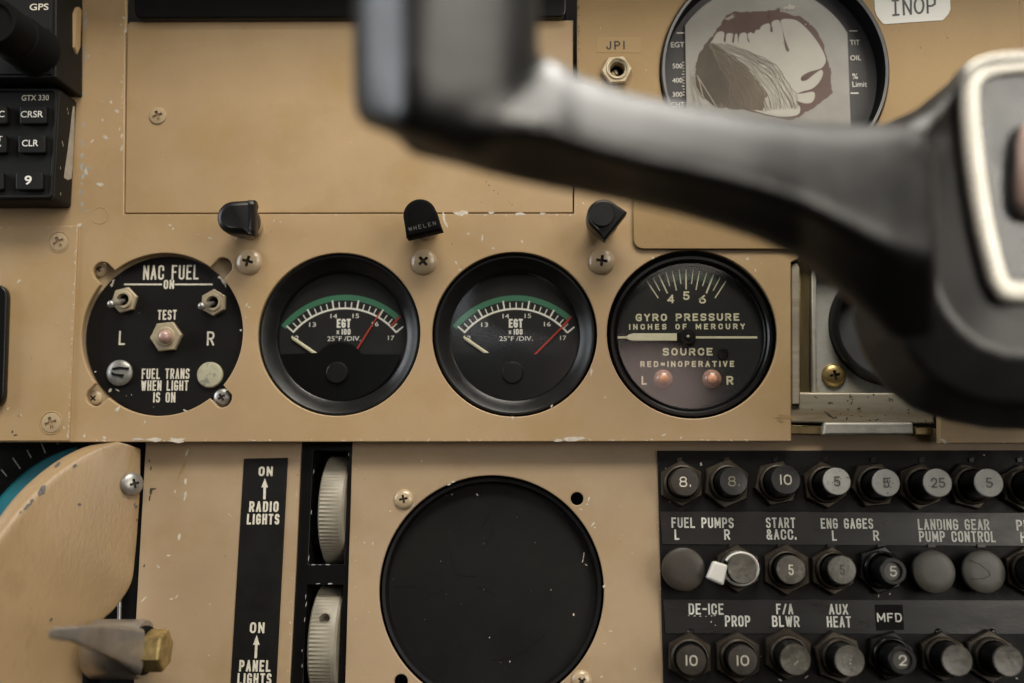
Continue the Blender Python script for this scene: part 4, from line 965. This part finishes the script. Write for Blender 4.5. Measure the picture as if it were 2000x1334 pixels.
# =================================================================== LOWER PANEL OBJECTS
t = Thing('blanking_disc', 'large dusty black disc filling the round opening of the lower panel', 'blanking plate', P1, 959, 1150, 0)
k = t.k()
b = lathed([(216.5*k, -.006), (216.5*k, -.0018), (215*k, -.0014), (209*k, -.0016), (207*k, -.0022), (205.5*k, -.0062)], seg=140); t.part('rim', b, blk_bezel)
b = lathed([(0, -.006), (208*k, -.006)], seg=110)
rr = random.Random(2)
for (x, y, s_, asp, an) in ((1140, 1085, 4, 2.6, 1.4), (1138, 1095, 3, 2.4, 1.2), (1145, 1103, 3.4, 2, -.5), (1120, 1200, 4.5, 1.3, 1.2), (932, 966, 3.4, 1.4, -.8), (883, 966, 2, 1.4, -.8), (945, 1151, 1.8, 1, 0), (1076, 1152, 1.6, 1, 0), (956, 1245, 2.2, 1.2, 0), (996, 1292, 2.4, 1.6, 1.2), (870, 967, 3, 2.4, .5), (861, 1096, 1.3, 1, 0), (978, 1294, 1.3, 1, 0), (900, 1180, 1, 1, 0), (1045, 1060, 1, 1, 0), (830, 1210, 1, 1, 0), (1010, 1010, 1, 1, 0), (790, 1270, 1.4, 1, 0)):
    fleck(b, *t.l(x, y, -.006), s_*k, -.00595, 1, rr, asp, an)
for P in ([(771, 1145), (790, 1147), (811, 1145)], [(831, 1168), (845, 1160), (865, 1155)], [(930, 1146), (948, 1152), (965, 1163)], [(940, 1030), (948, 1018), (958, 1005)], [(897, 1262), (908, 1270), (914, 1280)], [(880, 1075), (890, 1120), (930, 1126)], [(950, 1060), (960, 1045), (961, 1025)], [(1065, 1240), (1010, 1280), (960, 1290)]):
    ribbon(b, t.L(smoothpath([(*q, 0) for q in P], 5), -.006) if False else t.L([(q.x, q.y) for q in smoothpath([(*q, 0) for q in P], 5)], -.006), 1.3*k, -.00592, 2)
t.part('disc', b, [blk_dust, chipm, mat('faint black hair', (.0062, .006, .0056), .7, spec=.1)])

t = Thing('light_switch_label', 'black label strip reading RADIO LIGHTS and PANEL LIGHTS beside the ivory thumbwheels', 'label', P1, 506, 1110, 0)
t.part('strip', plate(t.L([(477, 896), (563, 894), (537, 1400), (447, 1400)]), (), .0004, .0004, .00008), blk)
Z = .0004; k = t.k()
for words, (x0, y0, x1, y1) in (((("ON", 519, 920.5, 27, 18), ("RADIO", 515.5, 989.5, 57, 20), ("LIGHTS", 514, 1014, 63, 20)), (516.5, 976, 517.5, 934)),
                                ((("ON", 502.5, 1226, 28, 20), ("PANEL", 498, 1300.5, 61, 21), ("LIGHTS", 497, 1326, 66, 21)), (499.5, 1286, 501.5, 1240))):
    b = bmesh.new()
    for (s, cx, cy, w, h) in words: stroke_text(b, t, s, cx, cy, w, h, Z, 3.8, gap=.62)
    hx, hy = x0+(x1-x0)*.6, y0+(y1-y0)*.6
    ribbon(b, t.L([(x0, y0-3), (hx, hy)], Z), 5*k, Z+.00004)
    flat(b, t.L([(hx-6.5, hy+1), (hx+6.5, hy+1), (x1, y1)], Z), Z+.00005)
    t.part('lettering', b, white_old, None, 0)

t = Thing('thumbwheel_housing', 'tall black slotted housing holding two ivory thumbwheels', 'housing', P1, 630, 1110, -.0018)
k = t.k()
fr = t.L([(582, 840), (696, 840), (690, 1000), (678, 1600), (555, 1600), (570, 1100)])
w1 = t.L([(612, 880), (683, 880), (672, 1102), (602, 1102)]); w2 = t.L([(599, 1142), (670, 1142), (662, 1400), (590, 1400)])
me = plate(fr, [w1, w2], 0, .0016, .00025); t.part('frame', me, blk_gloss)
def liner(bm, pts, z0, z1):
    A = [bm.verts.new((*p, z0)) for p in pts]; B = [bm.verts.new((*p, z1)) for p in pts]
    for i in range(len(pts)): j = (i+1) % len(pts); bm.faces.new((A[i], A[j], B[j], B[i]))
b = bmesh.new(); liner(b, w1, -.0012, -.022); liner(b, w2, -.0012, -.022); t.part('well', b, blk_matte)
b = bmesh.new(); rr = random.Random(8)
for (x, y, s_, asp, an) in ((612, 1103, 3, 3, 0), (640, 1103, 4, 2.6, 0), (625, 1103, 2, 3, 0), (622, 1140, 3, 3, 0), (645, 1140, 4, 2, 0), (598, 1180, 3, 3, 1.4), (613, 920, 3, 4, 1.5), (608, 1000, 3, 4, 1.5), (603, 1090, 3, 4, 1.5), (597, 1165, 3, 4, 1.5), (595, 1210, 3, 3, 1.5), (590, 1270, 3, 2, 1.5), (590, 1300, 3, 2, 1.5), (681, 888, 3, 2, 1.5)): fleck(b, *t.l(x, y), s_*k, .00004, 0, rr, asp, an)
t.part('worn_edge', b, chipg)
def wheel(pxl, pxr, pyc, label, hole=None):
    Rw = .0200; top = .0032
    cx = (pxl+pxr)/2
    t = Thing('thumbwheel', label, 'thumbwheel', P1, cx, pyc, 0, 'ivory thumbwheels')
    xa = t.l(pxl, pyc, top)[0]; xb = t.l(pxr, pyc, top)[0]; yc = t.l(cx, pyc, top)[1]; zc = top-Rw
    b = bmesh.new(); N = 176; rows = []
    wd = xb-xa
    for (fx, dr, ridged) in ((0, .0016, 0), (.035, .0007, 0), (.075, .0003, 0), (.085, 0, 1), (.80, 0, 1), (.84, .0002, 0), (.93, .0004, 0), (1, .0014, 0)):
        ring = []
        for i in range(N):
            a = 2*PI*i/N; rr_ = Rw-dr-(.00035 if (ridged and i % 2) else 0)-(.0000 if ridged else .0001)
            ring.append(b.verts.new((xa+wd*fx, yc+rr_*math.sin(a), zc+rr_*math.cos(a))))
        rows.append(ring)
    for A, B in zip(rows, rows[1:]):
        for i in range(N): b.faces.new((A[i], A[(i+1) % N], B[(i+1) % N], B[i]))
    b.faces.new(rows[0]); b.faces.new(rows[-1][::-1])
    if hole:
        c2 = lathed([(0, -.02), (11*t.k()*.95, -.02), (11*t.k()*.95, .02), (0, .02)], seg=20)
        hx, hy = t.l(*hole, top-.001); an = math.asin((hy-yc)/Rw)
        bmesh.ops.transform(c2, verts=c2.verts, matrix=Matrix.Translation((hx, yc, zc)) @ Matrix.Rotation(-an, 4, 'X') @ Matrix.Translation((0, 0, Rw+.0165)))
        me = bool_cut(b, c2); t.part('wheel', me, ivory, None, 30)
    else: t.part('wheel', b, ivory, None, 30)
    b = lathed([(.003, xa-.004), (.003, xb+.004)], seg=16); bmesh.ops.transform(b, verts=b.verts, matrix=Matrix.Translation((0, yc, zc)) @ Matrix.Rotation(PI/2, 4, 'Y')); t.part('axle', b, blk_matte)
wheel(619, 670, 992, 'ivory ridged thumbwheel beside RADIO LIGHTS, the upper of two, without a hole')
wheel(598, 655, 1262, 'ivory ridged thumbwheel beside PANEL LIGHTS with a small round hole in it', (632, 1208))

# ---- circuit breakers
GRP = 'circuit breakers'
def breaker(px, py, R, H, face, label, text=None, ink=None, inset=False, nutrot=0.5, tw=None, worn=0, nutm=bronze, dark_body=True, nutR=45):
    x, y, z = P1.hit(px, py, fz.h+H); base = Vector((x, y, z))-P1.n*H
    t = Thing('circuit_breaker', label, 'circuit breaker', P1, px, py, fz.h, GRP)
    t.m.translation = base; t.o.matrix_world = t.m; t.inv = t.m.inverted()
    k = t.k(H, px, py); kk = .0001825
    b = bmesh.new(); lathe(b, [(nutR*kk, 0), (nutR*kk, .0022), (nutR*kk*.95, .0028), (34*kk, .0029)], 6, rot=nutrot); t.part('nut', b, nutm, None, 20)
    t.part('collar', lathed([(35.5*kk, .0010), (35.5*kk, .0036), (34*kk, .0040), (35*kk, .0044), (35*kk, .0052), (33*kk, .0056), (31*kk, .0057)], seg=40), nutm)
    body = blk_bezel if dark_body else face
    rc = R*k
    t.part('body', lathed([(rc*1.06, .004), (rc*1.06, H*.55), (rc*1.0, H*.62), (rc*1.0, H-.0006)], seg=44), body)
    rng = random.Random(int(px*7+py))
    t.m = t.m @ Matrix.Translation((0, 0, H)) @ Matrix.Rotation(R_(rng.gauss(0, 1.6)), 4, 'X') @ Matrix.Rotation(R_(rng.gauss(0, 1.6)), 4, 'Y') @ Matrix.Translation((0, 0, -H)); t.o.matrix_world = t.m
    if inset:
        bt = t.part('button', lathed([(rc, H-.0008), (rc*.98, H-.0002), (rc*.93, H), (rc*.70, H), (rc*.66, H-.0003), (rc*.64, H-.0016)], seg=44), blk_bezel)
        t.part('inset_disc', lathed([(0, H-.0013), (rc*.66, H-.0013)], seg=36), dome_m, bt); zt = H-.0012
    else:
        b = lathed([(rc, H-.0008), (rc*.99, H-.0003), (rc*.95, H), (rc*.6, H+(.0001 if not worn else -.0002)), (0, H+(.00015 if not worn else -.0003))], seg=44)
        for i in range(rng.randint(4, 8)):
            q = rc*math.sqrt(rng.random())*.85; a = rng.uniform(0, 2*PI)
            fleck(b, q*math.cos(a), q*math.sin(a), rng.uniform(.8, 2.6)*k, H+.00017+i*.000003, 1, rng, rng.uniform(1, 4))
        if 'smudged' in label or 'blotted' in label:
            for i in range(9): fleck(b, rng.gauss(0, 5)*k, rng.gauss(0, 7)*k, rng.uniform(1, 4)*k, H+.000185+i*.000002, 1, rng, 1.5)
        bt = t.part('button', b, [face, pit_m if face in (cap_grey, cap_worn) else dome_m]); zt = H+.00022
    if text:
        b = bmesh.new()
        stroke_text(b, t, text, px, py, (tw or (10 if len(text) == 1 else 24)), 19.5, zt, 2.2 if ink is not pit_m else 2.6, gap=.5 if len(text) > 1 else .5)
        t.part('lettering', b, ink, bt, 0)
    elif worn:
        b = bmesh.new()
        for i in range(5): fleck(b, rng.gauss(0, 3)*k, rng.gauss(0, 4)*k, rng.uniform(1, 2.6)*k, H+.0001+i*.00001, 0, rng, 1.6)
        t.part('worn_mark', b, white_old if worn == 1 else pit_m, bt, 0)
    return t
H1 = .0156
breaker(1338, 941, 28, .0120, cap_dark, 'dark brown breaker button marked 8 with a dot, first of the top row', "8.", white_old, tw=22, nutrot=.52)
breaker(1433, 940, 28, .0125, cap_blk, 'near black breaker button with a faded 8, second of the top row', "8.", mat("faded filling", (.19, .17, .13), .6, var=.4, vscale=900), tw=22, nutrot=.4, nutR=48)
breaker(1535, 937, 29, H1, cap_blk, 'glossy black breaker button marked 10 above START', "10", white_old, tw=22, nutrot=.2)
breaker(1635, 940, 27, H1+.001, cap_grey, 'pale grey breaker button with smudged 5 above ENG GAGES', "5", pit_m, tw=12, nutrot=.6)
breaker(1731, 943, 27, H1+.0005, cap_grey, 'pale grey breaker button with blotted 5 left of the 25', "5", pit_m, tw=12, nutrot=.1)
breaker(1832, 943, 28, H1+.002, cap_grey, 'pale grey breaker button marked 25', "25", pit_m, tw=27, nutrot=.35)
breaker(1932, 943, 28, H1+.002, cap_grey, 'pale grey breaker button with a clean 5 right of the 25', "5", pit_m, tw=12, nutrot=.8)
breaker(2040, 943, 28, H1+.002, cap_blk, 'black breaker cut off by the right edge in the top row', None, None, nutrot=.5)
def plug(px, py, R, label, m):
    H = .0075; x, y, z = P1.hit(px, py, fz.h+H)
    t = Thing('hole_plug', label, 'plug', P1, px, py, fz.h, 'domed plugs in breaker holes'); t.m.translation = Vector((x, y, z))-P1.n*H; t.o.matrix_world = t.m; t.inv = t.m.inverted()
    k = t.k(H, px, py)
    t.part('skirt', lathed([(R*k*.92, 0), (R*k*.96, H*.5), (R*k, H*.72), (R*k*.995, H*.82)], seg=56), blk_bezel)
    b = lathed([(R*k*.995, H*.82), (R*k*.95, H*.93), (R*k*.8, H*.985), (R*k*.5, H), (0, H*1.01)], seg=56)
    return t, t.part('dome', b, m), k, H
plug(1336, 1112, 43, 'dark brown domed plug below FUEL PUMPS L', mat('brown black dome', (.030, .024, .018), .42, var=.25, vscale=120, bump=.1))
breaker(1450, 1111, 29, .0115, cap_worn, 'worn grey breaker button with a white cable tie round its neck', None, None, worn=2, nutrot=.5)
breaker(1545, 1113, 28, .0125, cap_worn, 'worn grey breaker button with faint 5 below START', "5", white_old, tw=9, nutrot=.5, nutR=48)
breaker(1645, 1113, 28, .0125, cap_worn, 'worn grey breaker button with scratched 5 below ENG GAGES', "5", pit_m, tw=9, nutrot=.5)
breaker(1745, 1116, 26.5, .0145, blk_bezel, 'black ring breaker button with a white 5 set inside', "5", white, inset=True, tw=13, nutrot=.3, nutm=blk_gloss)
plug(1826, 1117, 43, 'smooth olive black domed plug below LANDING GEAR', dome_m)
t, dm, k, H = plug(1924, 1117, 43, 'scratched olive black domed plug right of the smooth one', dome_m)
b = bmesh.new(); ribbon(b, t.L([(1893, 1094), (1915, 1103), (1931, 1117), (1933, 1124), (1922, 1130), (1896, 1131)], H), 1.0*k, H*1.015); t.part('scratch', b, blk_matte, dm, 0)
breaker(2040, 1117, 30, .0150, cap_dark, 'dark breaker cut off by the right edge in the middle row', None, None, nutrot=.5)
breaker(1351, 1290, 29, .0105, cap_dark, 'brown black breaker button marked 10 below DE-ICE', "10", white_old, tw=22, nutrot=.5)
breaker(1451, 1290, 29, .0105, cap_dark, 'brown black breaker button marked 10 below PROP', "10", white_old, tw=23, nutrot=.5, nutR=47)
breaker(1554, 1289, 30, .0135, cap_worn, 'dented grey breaker button below F/A BLWR', None, None, worn=1, nutrot=.45, nutR=48)
breaker(1660, 1291, 30, .0135, cap_worn, 'dented grey breaker button below AUX HEAT', None, None, worn=1, nutrot=.7, nutR=48)
breaker(1763, 1290, 28, .0150, blk_bezel, 'black ring breaker button with a white 2 below MFD', "2", white, inset=True, tw=14, nutrot=.3, nutm=blk_gloss)
breaker(1870, 1290, 30, .0150, cap_worn, 'dark grey breaker button right of the 2 in the bottom row', None, None, worn=2, nutrot=.5)
breaker(1970, 1291, 30, .0150, cap_worn, 'dark grey breaker button at the bottom right corner', None, None, worn=2, nutrot=.5, nutR=48)
# ---- cable tie
t = Thing('cable_tie', 'small white nylon cable tie looped round a breaker neck', 'cable tie', P1, 1440, 1112, fz.h)
k = t.k(.009); zc = .0085
b = bmesh.new(); P = [Vector((*t.l(1450+33*math.cos(a)-3, 1110-31*math.sin(a)+1, zc), zc)) for a in [R_(150-i*15) for i in range(22)]]
tube(b, P, [(.0006, .0011)]*len(P), 8, up=Vector((0, 0, 1))); t.part('strap', b, nylon)
me = plate(round_poly(t.L([(1393, 1095), (1421, 1104), (1412, 1144), (1379, 1129)], .011), .0008), (), .0125, .0040, .0008); t.part('head', me, nylon)

# =================================================================== LEFT COVER, DIAL, LEVER
t = Thing('round_dial', 'black and teal dial peeping out behind the curved cover at the left edge', 'dial', P1, 190, 1130, -.004)
k = t.k()
t.part('outer_ring', lathed([(345*k, -.003), (345*k, .001), (335*k, .0015), (262*k, 0), (262*k, -.001)], seg=120), blk_gloss)
t.part('teal_face', lathed([(0, -.0006), (262.5*k, -.0006)], seg=96), teal)
b = bmesh.new()
for i in range(14):
    a = R_(105+i*6); r0, r1 = (276, 292) if i % 2 else (270, 296); d = Vector((math.cos(a), math.sin(a)))
    ribbon(b, [tuple(d*r0*k), tuple(d*r1*k)], 2.4*k, .0016)
t.part('tick_marks', b, mat('worn tick paint', (.16, .155, .135), .6, var=.5, vscale=500), None, 0)
t = Thing('dark_gap_strip', 'black strip added to keep the gap between curved cover and lower panel dark', 'strip', P1, 260, 1100, -.002)  # added strip; its black stands in for the dark of the open gap
me = plate(t.L([(150, 868), (300, 868), (290, 1600), (130, 1600), (170, 1180)]), (), 0, .001, .0002); t.part('strip', me, blk_matte)
b = bmesh.new(); tube(b, [Vector((*t.l(234, 1150, .001), .001)), Vector((*t.l(232, 1260, .001), .001))], 4*K1, 12); t.part('rod', b, steel)

t = Thing('curved_side_cover', 'tan grained curved cover bulging out at the lower left with a rounded rim', 'cover', P1, 130, 1060, 0)
A = [(228, 861), (178, 869), (132, 888), (86, 918), (40, 959), (0, 1008), (-40, 1075), (-70, 1200), (-90, 1420)]
B = [(276, 876), (275, 950), (271, 1020), (266, 1085), (258, 1140), (228, 1188), (196, 1222), (168, 1290), (160, 1420)]
hA = [9, 13, 19, 26, 33, 40, 46, 50, 52]; hB = [3, 3, 3, 3, 3.5, 5, 8, 12, 14]
pa = smoothpath([(*p, h) for p, h in zip(A, hA)], 6); pb = smoothpath([(*p, h) for p, h in zip(B, hB)], 6)
b = bmesh.new(); grid = []
Ts = [-.03, 0, .02, .045, .075, .11, .16, .23, .32, .42, .52, .62, .72, .82, .91, 1.0]
for a, c in zip(pa, pb):
    row = []
    for s in Ts:
        q = max(0, s); x = a.x+(c.x-a.x)*q; y = a.y+(c.y-a.y)*q
        h = a.z+(c.z-a.z)*(q**.85)+3.5*math.sin(PI*min(1, q))*.6
        if s < .11: e = (.11-s)/.14; h -= 12.0*e*e
        h *= MM; row.append(b.verts.new((*t.l(x, y, h), h)))
    grid.append(row)
for R0, R1 in zip(grid, grid[1:]):
    for i in range(len(Ts)-1): b.faces.new((R0[i], R0[i+1], R1[i+1], R1[i]))
bmesh.ops.recalc_face_normals(b, faces=b.faces[:])
if sum(f.normal.z for f in b.faces) < 0: bmesh.ops.reverse_faces(b, faces=b.faces[:])
bmesh.ops.solidify(b, geom=b.faces[:], thickness=.0012)
rr = random.Random(6)
def on_cover(x, y, s_, mi, asp, an):
    pass
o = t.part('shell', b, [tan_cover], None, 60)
sm = o.modifiers.new('smooth', 'SUBSURF'); sm.levels = 1; sm.render_levels = 2
bpy.context.view_layer.update(); dg_ = bpy.context.evaluated_depsgraph_get(); shell = o; so = shell.evaluated_get(dg_)
scuff = mat('blue grey scuff', (.085, .078, .075), .6, var=.3, vscale=900); mi_ = shell.matrix_world.inverted(); rr = random.Random(77)
co_ = mi_ @ CAM
for (x, y, s_, asp, an) in ((82, 958, 11, 1.5, 1.0), (62, 978, 5, 1.2, .8), (112, 908, 6, 1.8, .7), (52, 990, 6, 1.8, .9), (60, 984, 3, 1.5, .8), (155, 985, 4, 1.3, 0), (266, 990, 4, 1, 0), (263, 985, 3, 1.4, 1), (268, 1015, 3, 1, 0), (100, 1210, 4, 1.5, 1), (146, 910, 5, 1.5, .5), (40, 1000, 3, 1.4, 1)):
    ca, sa = math.cos(an), math.sin(an); vs = []; b = bmesh.new()
    for q in range(11):
        a_ = 2*PI*q/11; r0 = s_*.8*rr.uniform(.7, 1.05); u0, v0 = r0*math.cos(a_)*asp, r0*math.sin(a_)/asp**.5
        d_ = (mi_.to_3x3() @ ray(x+u0*ca+v0*sa, y-u0*sa+v0*ca)).normalized()
        ok, loc, nr, ix = so.ray_cast(co_, d_)
        if ok: vs.append(b.verts.new(loc-d_*.00025))
    if len(vs) > 5: bmesh.ops.triangulate(b, faces=[b.faces.new(vs)]); t.part('scuff_mark', b, scuff, shell, 0)
screw(t, DOME, 258, 945, .0062, .3, steel, .86, tilt=R_(48))

# lever with brass bolt
hub = P1.hit(272, 1270, .018)
t = Thing('lever_handle', 'grey cast metal lever with a brass hex bolt at the lower left', 'lever', P1, 272, 1270, .018)
k = t.k()
def along_x(b): bmesh.ops.transform(b, verts=b.verts, matrix=Matrix.Rotation(PI/2, 4, 'Y'))
b = lathed([(0, -.016), (50*k, -.016), (56*k, -.0145), (56*k, .001), (54*k, .0022), (30*k, .0026), (0, .0026)], seg=48)
along_x(b); bmesh.ops.translate(b, verts=b.verts, vec=(-.002, 0, -.004)); t.part('boss', b, castm)
b = lathed([(46*k, .0012), (46*k, .0024), (44*k, .0030), (0, .0030)], seg=36); along_x(b); t.part('washer', b, blk_matte)
b = lathed([(40*k, .0026), (40*k, .0082), (38*k, .0090), (33*k, .0093), (0, .0093)], seg=6, rot=.35); along_x(b); t.part('bolt', b, brass, None, 20)
def lp(px, py, h): return t.inv @ P1.hit(px, py, h)
S_ = [(266, 1272, .020, 46, 46), (245, 1264, .025, 41, 40), (222, 1255, .032, 34, 30), (198, 1249, .040, 28, 22), (175, 1244, .048, 23, 18), (160, 1241, .053, 20, 16), (140, 1238, .057, 15, 15), (118, 1237, .060, 13, 14), (103, 1237, .063, 11, 12), (96, 1237, .065, 7, 8)]
b = bmesh.new(); rings = []
N = 20
for (px, py, h, hh, dd) in S_:
    c_ = lp(px, py, h); kk = (lp(px, py+5, h)-lp(px, py-5, h)).length/10; ring = []
    for j in range(N):
        an = 2*PI*j/N; ca, sa = math.cos(an), math.sin(an); e = .42
        ring.append(b.verts.new(c_+Vector((dd*kk*.55*math.copysign(abs(ca)**e, ca), hh*kk*math.copysign(abs(sa)**e, sa), dd*kk*.5*math.copysign(abs(ca)**e, ca)))))
    rings.append(ring)
for R0, R1 in zip(rings, rings[1:]):
    for j in range(N): b.faces.new((R0[j], R0[(j+1) % N], R1[(j+1) % N], R1[j]))
b.faces.new(rings[0][::-1]); b.faces.new(rings[-1]); t.part('arm', b, castm, None, 50)
b = bmesh.new(); tube(b, [lp(185, 1268, .012), lp(178, 1310, .008), lp(180, 1420, .004)], [14*k, 16*k, 18*k], 16); t.part('shaft', b, blk_matte)

# =================================================================== YOKE
yk = bpy.data.objects.new('control_yoke', None); C.objects.link(yk); yk.location = pt(1950, 450, .30)
yk['label'] = 'large blurred black control yoke with chrome framed hub across the upper right'; yk['category'] = 'control yoke'
yinv = yk.matrix_world
bpy.context.view_layer.update(); yinv = yk.matrix_world.inverted()
def yobj(name, b, m, parent=None, smooth=50, sub=0):
    o = obj(name, b, m, parent or yk, None, smooth)
    if sub:
        q = o.modifiers.new('sub', 'SUBSURF'); q.levels = sub; q.render_levels = sub
    return o
def yp(px, py, d): return yinv @ pt(px, py, d)
Rw = yinv.to_3x3()
# grip: horizontal sections stacked down the picture (left x, right x, y, distance, half depth, slant of the section)
GP = [(-1, -.35), (-.98, .05), (-.86, .40), (-.62, .76), (-.44, .98), (-.28, 1.0), (0, .87), (.35, .68), (.68, .48), (.88, .22), (1, -.15), (.93, -.6), (.6, -.95), (0, -1), (-.6, -.95), (-.93, -.7)]
AP = [(1, -.30), (.93, .02), (.74, .36), (.45, .66), (.15, .90), (-.06, 1.0), (-.20, .96), (-.42, .62), (-.70, .22), (-.92, -.10), (-1, -.40), (-.92, -.72), (-.5, -.95), (0, -1), (.5, -.95), (.92, -.72)]
def dens(P, n=3): return [tuple(p) for p in smooth2(P, n)]
GP = dens(GP); AP = dens(AP)
def skin(b, rings):
    for R0, R1 in zip(rings, rings[1:]):
        n = len(R0)
        for j in range(n): b.faces.new((R0[j], R0[(j+1) % n], R1[(j+1) % n], R1[j]))
    b.faces.new(rings[0][::-1]); b.faces.new(rings[-1])
b = bmesh.new(); rings = []
for (xl_, xr_, yy, d, dep, sl) in ((690, 1058, -260, .207, .0165, 0), (690, 1056, -100, .207, .017, 0), (690, 1053, 0, .207, .017, 0), (690, 1051, 90, .207, .0175, 4), (690, 1050, 160, .207, .0175, 16), (690, 1045, 215, .208, .0175, 26), (692, 1030, 246, .2085, .017, 32), (697, 1000, 268, .209, .0155, 36), (712, 960, 282, .2095, .013, 36), (740, 900, 288, .210, .008, 34)):
    cxp = (xl_+xr_)/2; hw = (xr_-xl_)/2
    rings.append([b.verts.new(yp(cxp+hw*x, yy+sl*x, d-dep*z)) for x, z in GP])
skin(b, rings)
# arm: vertical sections marching right (x, top y, bottom y, distance, half depth)
rings = []
for (xx, yt, yb_, d, dep) in ((790, 200, 300, .211, .010), (850, 172, 314, .211, .0135), (900, 154, 326, .211, .0150), (960, 134, 343, .212, .0160), (1040, 112, 362, .213, .0165), (1085, 116, 371, .214, .0165), (1130, 146, 379, .216, .016), (1230, 181, 400, .219, .0155), (1320, 199, 421, .223, .0155), (1400, 213, 443, .227, .016), (1480, 226, 470, .231, .017), (1560, 236, 508, .236, .018), (1640, 242, 575, .240, .020), (1740, 240, 660, .245, .022), (1830, 240, 700, .250, .022)):
    cy = (yt+yb_)/2; hh = (yb_-yt)/2
    rings.append([b.verts.new(yp(xx, cy-hh*y, d-dep*z)) for y, z in AP])
skin(b, rings)
o = yobj('arm', b, yoke_m, smooth=0)
q = o.modifiers.new('remesh', 'REMESH'); q.mode = 'VOXEL'; q.voxel_size = .0013; q.use_smooth_shade = True
q = o.modifiers.new('smooth', 'SMOOTH'); q.factor = .5; q.iterations = 14
# hub
sil = [(1722, 246), (1790, 214), (1850, 164), (1884, 124), (1925, 108), (2120, 92), (2400, 92), (2400, 842), (2120, 842), (1930, 837), (1850, 822), (1780, 798), (1722, 752), (1684, 690), (1664, 620), (1690, 420)]
mid = [(1760, 250), (1806, 224), (1854, 180), (1888, 134), (1928, 116), (2120, 100), (2392, 100), (2392, 800), (2120, 800), (1940, 790), (1872, 770), (1815, 735), (1775, 690), (1756, 640), (1748, 580), (1752, 420)]
mid2 = [(1790, 262), (1822, 240), (1860, 190), (1892, 142), (1930, 120), (2120, 104), (2388, 104), (2388, 700), (2120, 700), (1965, 690), (1915, 672), (1880, 645), (1850, 610), (1830, 570), (1816, 520), (1796, 420)]
frn = [(1872, 262), (1870, 230), (1872, 180), (1890, 138), (1930, 116), (2120, 104), (2380, 104), (2380, 610), (2120, 610), (1985, 606), (1950, 596), (1930, 575), (1918, 540), (1908, 500), (1898, 450), (1884, 360)]
b = bmesh.new(); rings = []
for pts, d in ((sil, .300), (sil, .268), (mid, .250), (mid2, .246), (frn, .252)):
    rings.append([b.verts.new(yp(x, y, d)) for x, y in pts])
for R0, R1 in zip(rings, rings[1:]):
    for j in range(16): b.faces.new((R0[j], R0[(j+1) % 16], R1[(j+1) % 16], R1[j]))
b.faces.new(rings[0][::-1]); b.faces.new(rings[-1])
hubo = yobj('hub', b, yoke_m, smooth=30); bv = hubo.modifiers.new('bevel', 'BEVEL'); bv.width = .0035; bv.segments = 4; bv.limit_method = 'ANGLE'; bv.angle_limit = R_(14)
# chrome frame and clock glass
path = [(2380, 120), (2150, 122), (2000, 124), (1930, 132), (1898, 152), (1890, 190), (1898, 300), (1915, 420), (1938, 520), (1952, 556), (1982, 571), (2150, 572), (2380, 570)]
P = smoothpath([yp(x, y, .2505) for x, y in path], 6)
b = bmesh.new(); upv = yinv.to_3x3() @ f_
tube(b, P, [(.0029, .0017)]*len(P), 28, up=upv, expo=4.0); yobj('clock_frame', b, chrome)
b = bmesh.new(); vs = [b.verts.new(yp(x, y, .2508)) for x, y in ((2370, 130), (1930, 140), (1902, 165), (1905, 300), (1922, 420), (1945, 525), (1962, 560), (2370, 560))]; b.faces.new(vs)
bmesh.ops.solidify(b, geom=b.faces[:], thickness=.0006); yobj('clock_glass', b, clock_glass)
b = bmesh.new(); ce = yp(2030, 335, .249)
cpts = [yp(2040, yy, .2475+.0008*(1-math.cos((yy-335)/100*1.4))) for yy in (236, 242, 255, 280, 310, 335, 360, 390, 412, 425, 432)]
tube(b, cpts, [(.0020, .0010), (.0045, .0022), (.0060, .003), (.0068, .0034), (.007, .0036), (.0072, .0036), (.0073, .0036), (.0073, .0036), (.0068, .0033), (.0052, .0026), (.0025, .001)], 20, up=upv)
yobj('button_shape', b, mat('pale pink', (.50, .36, .31), .3, var=.3, vscale=70, coat=.5))  # rounded pinkish shape set into the hub glass
b = bmesh.new(); tube(b, [yp(2120, 440, .29), yinv @ P0.hit(2100, 470, .0015)], .020, 32, up=Vector((0, 0, 1))); yobj('shaft', b, steel)
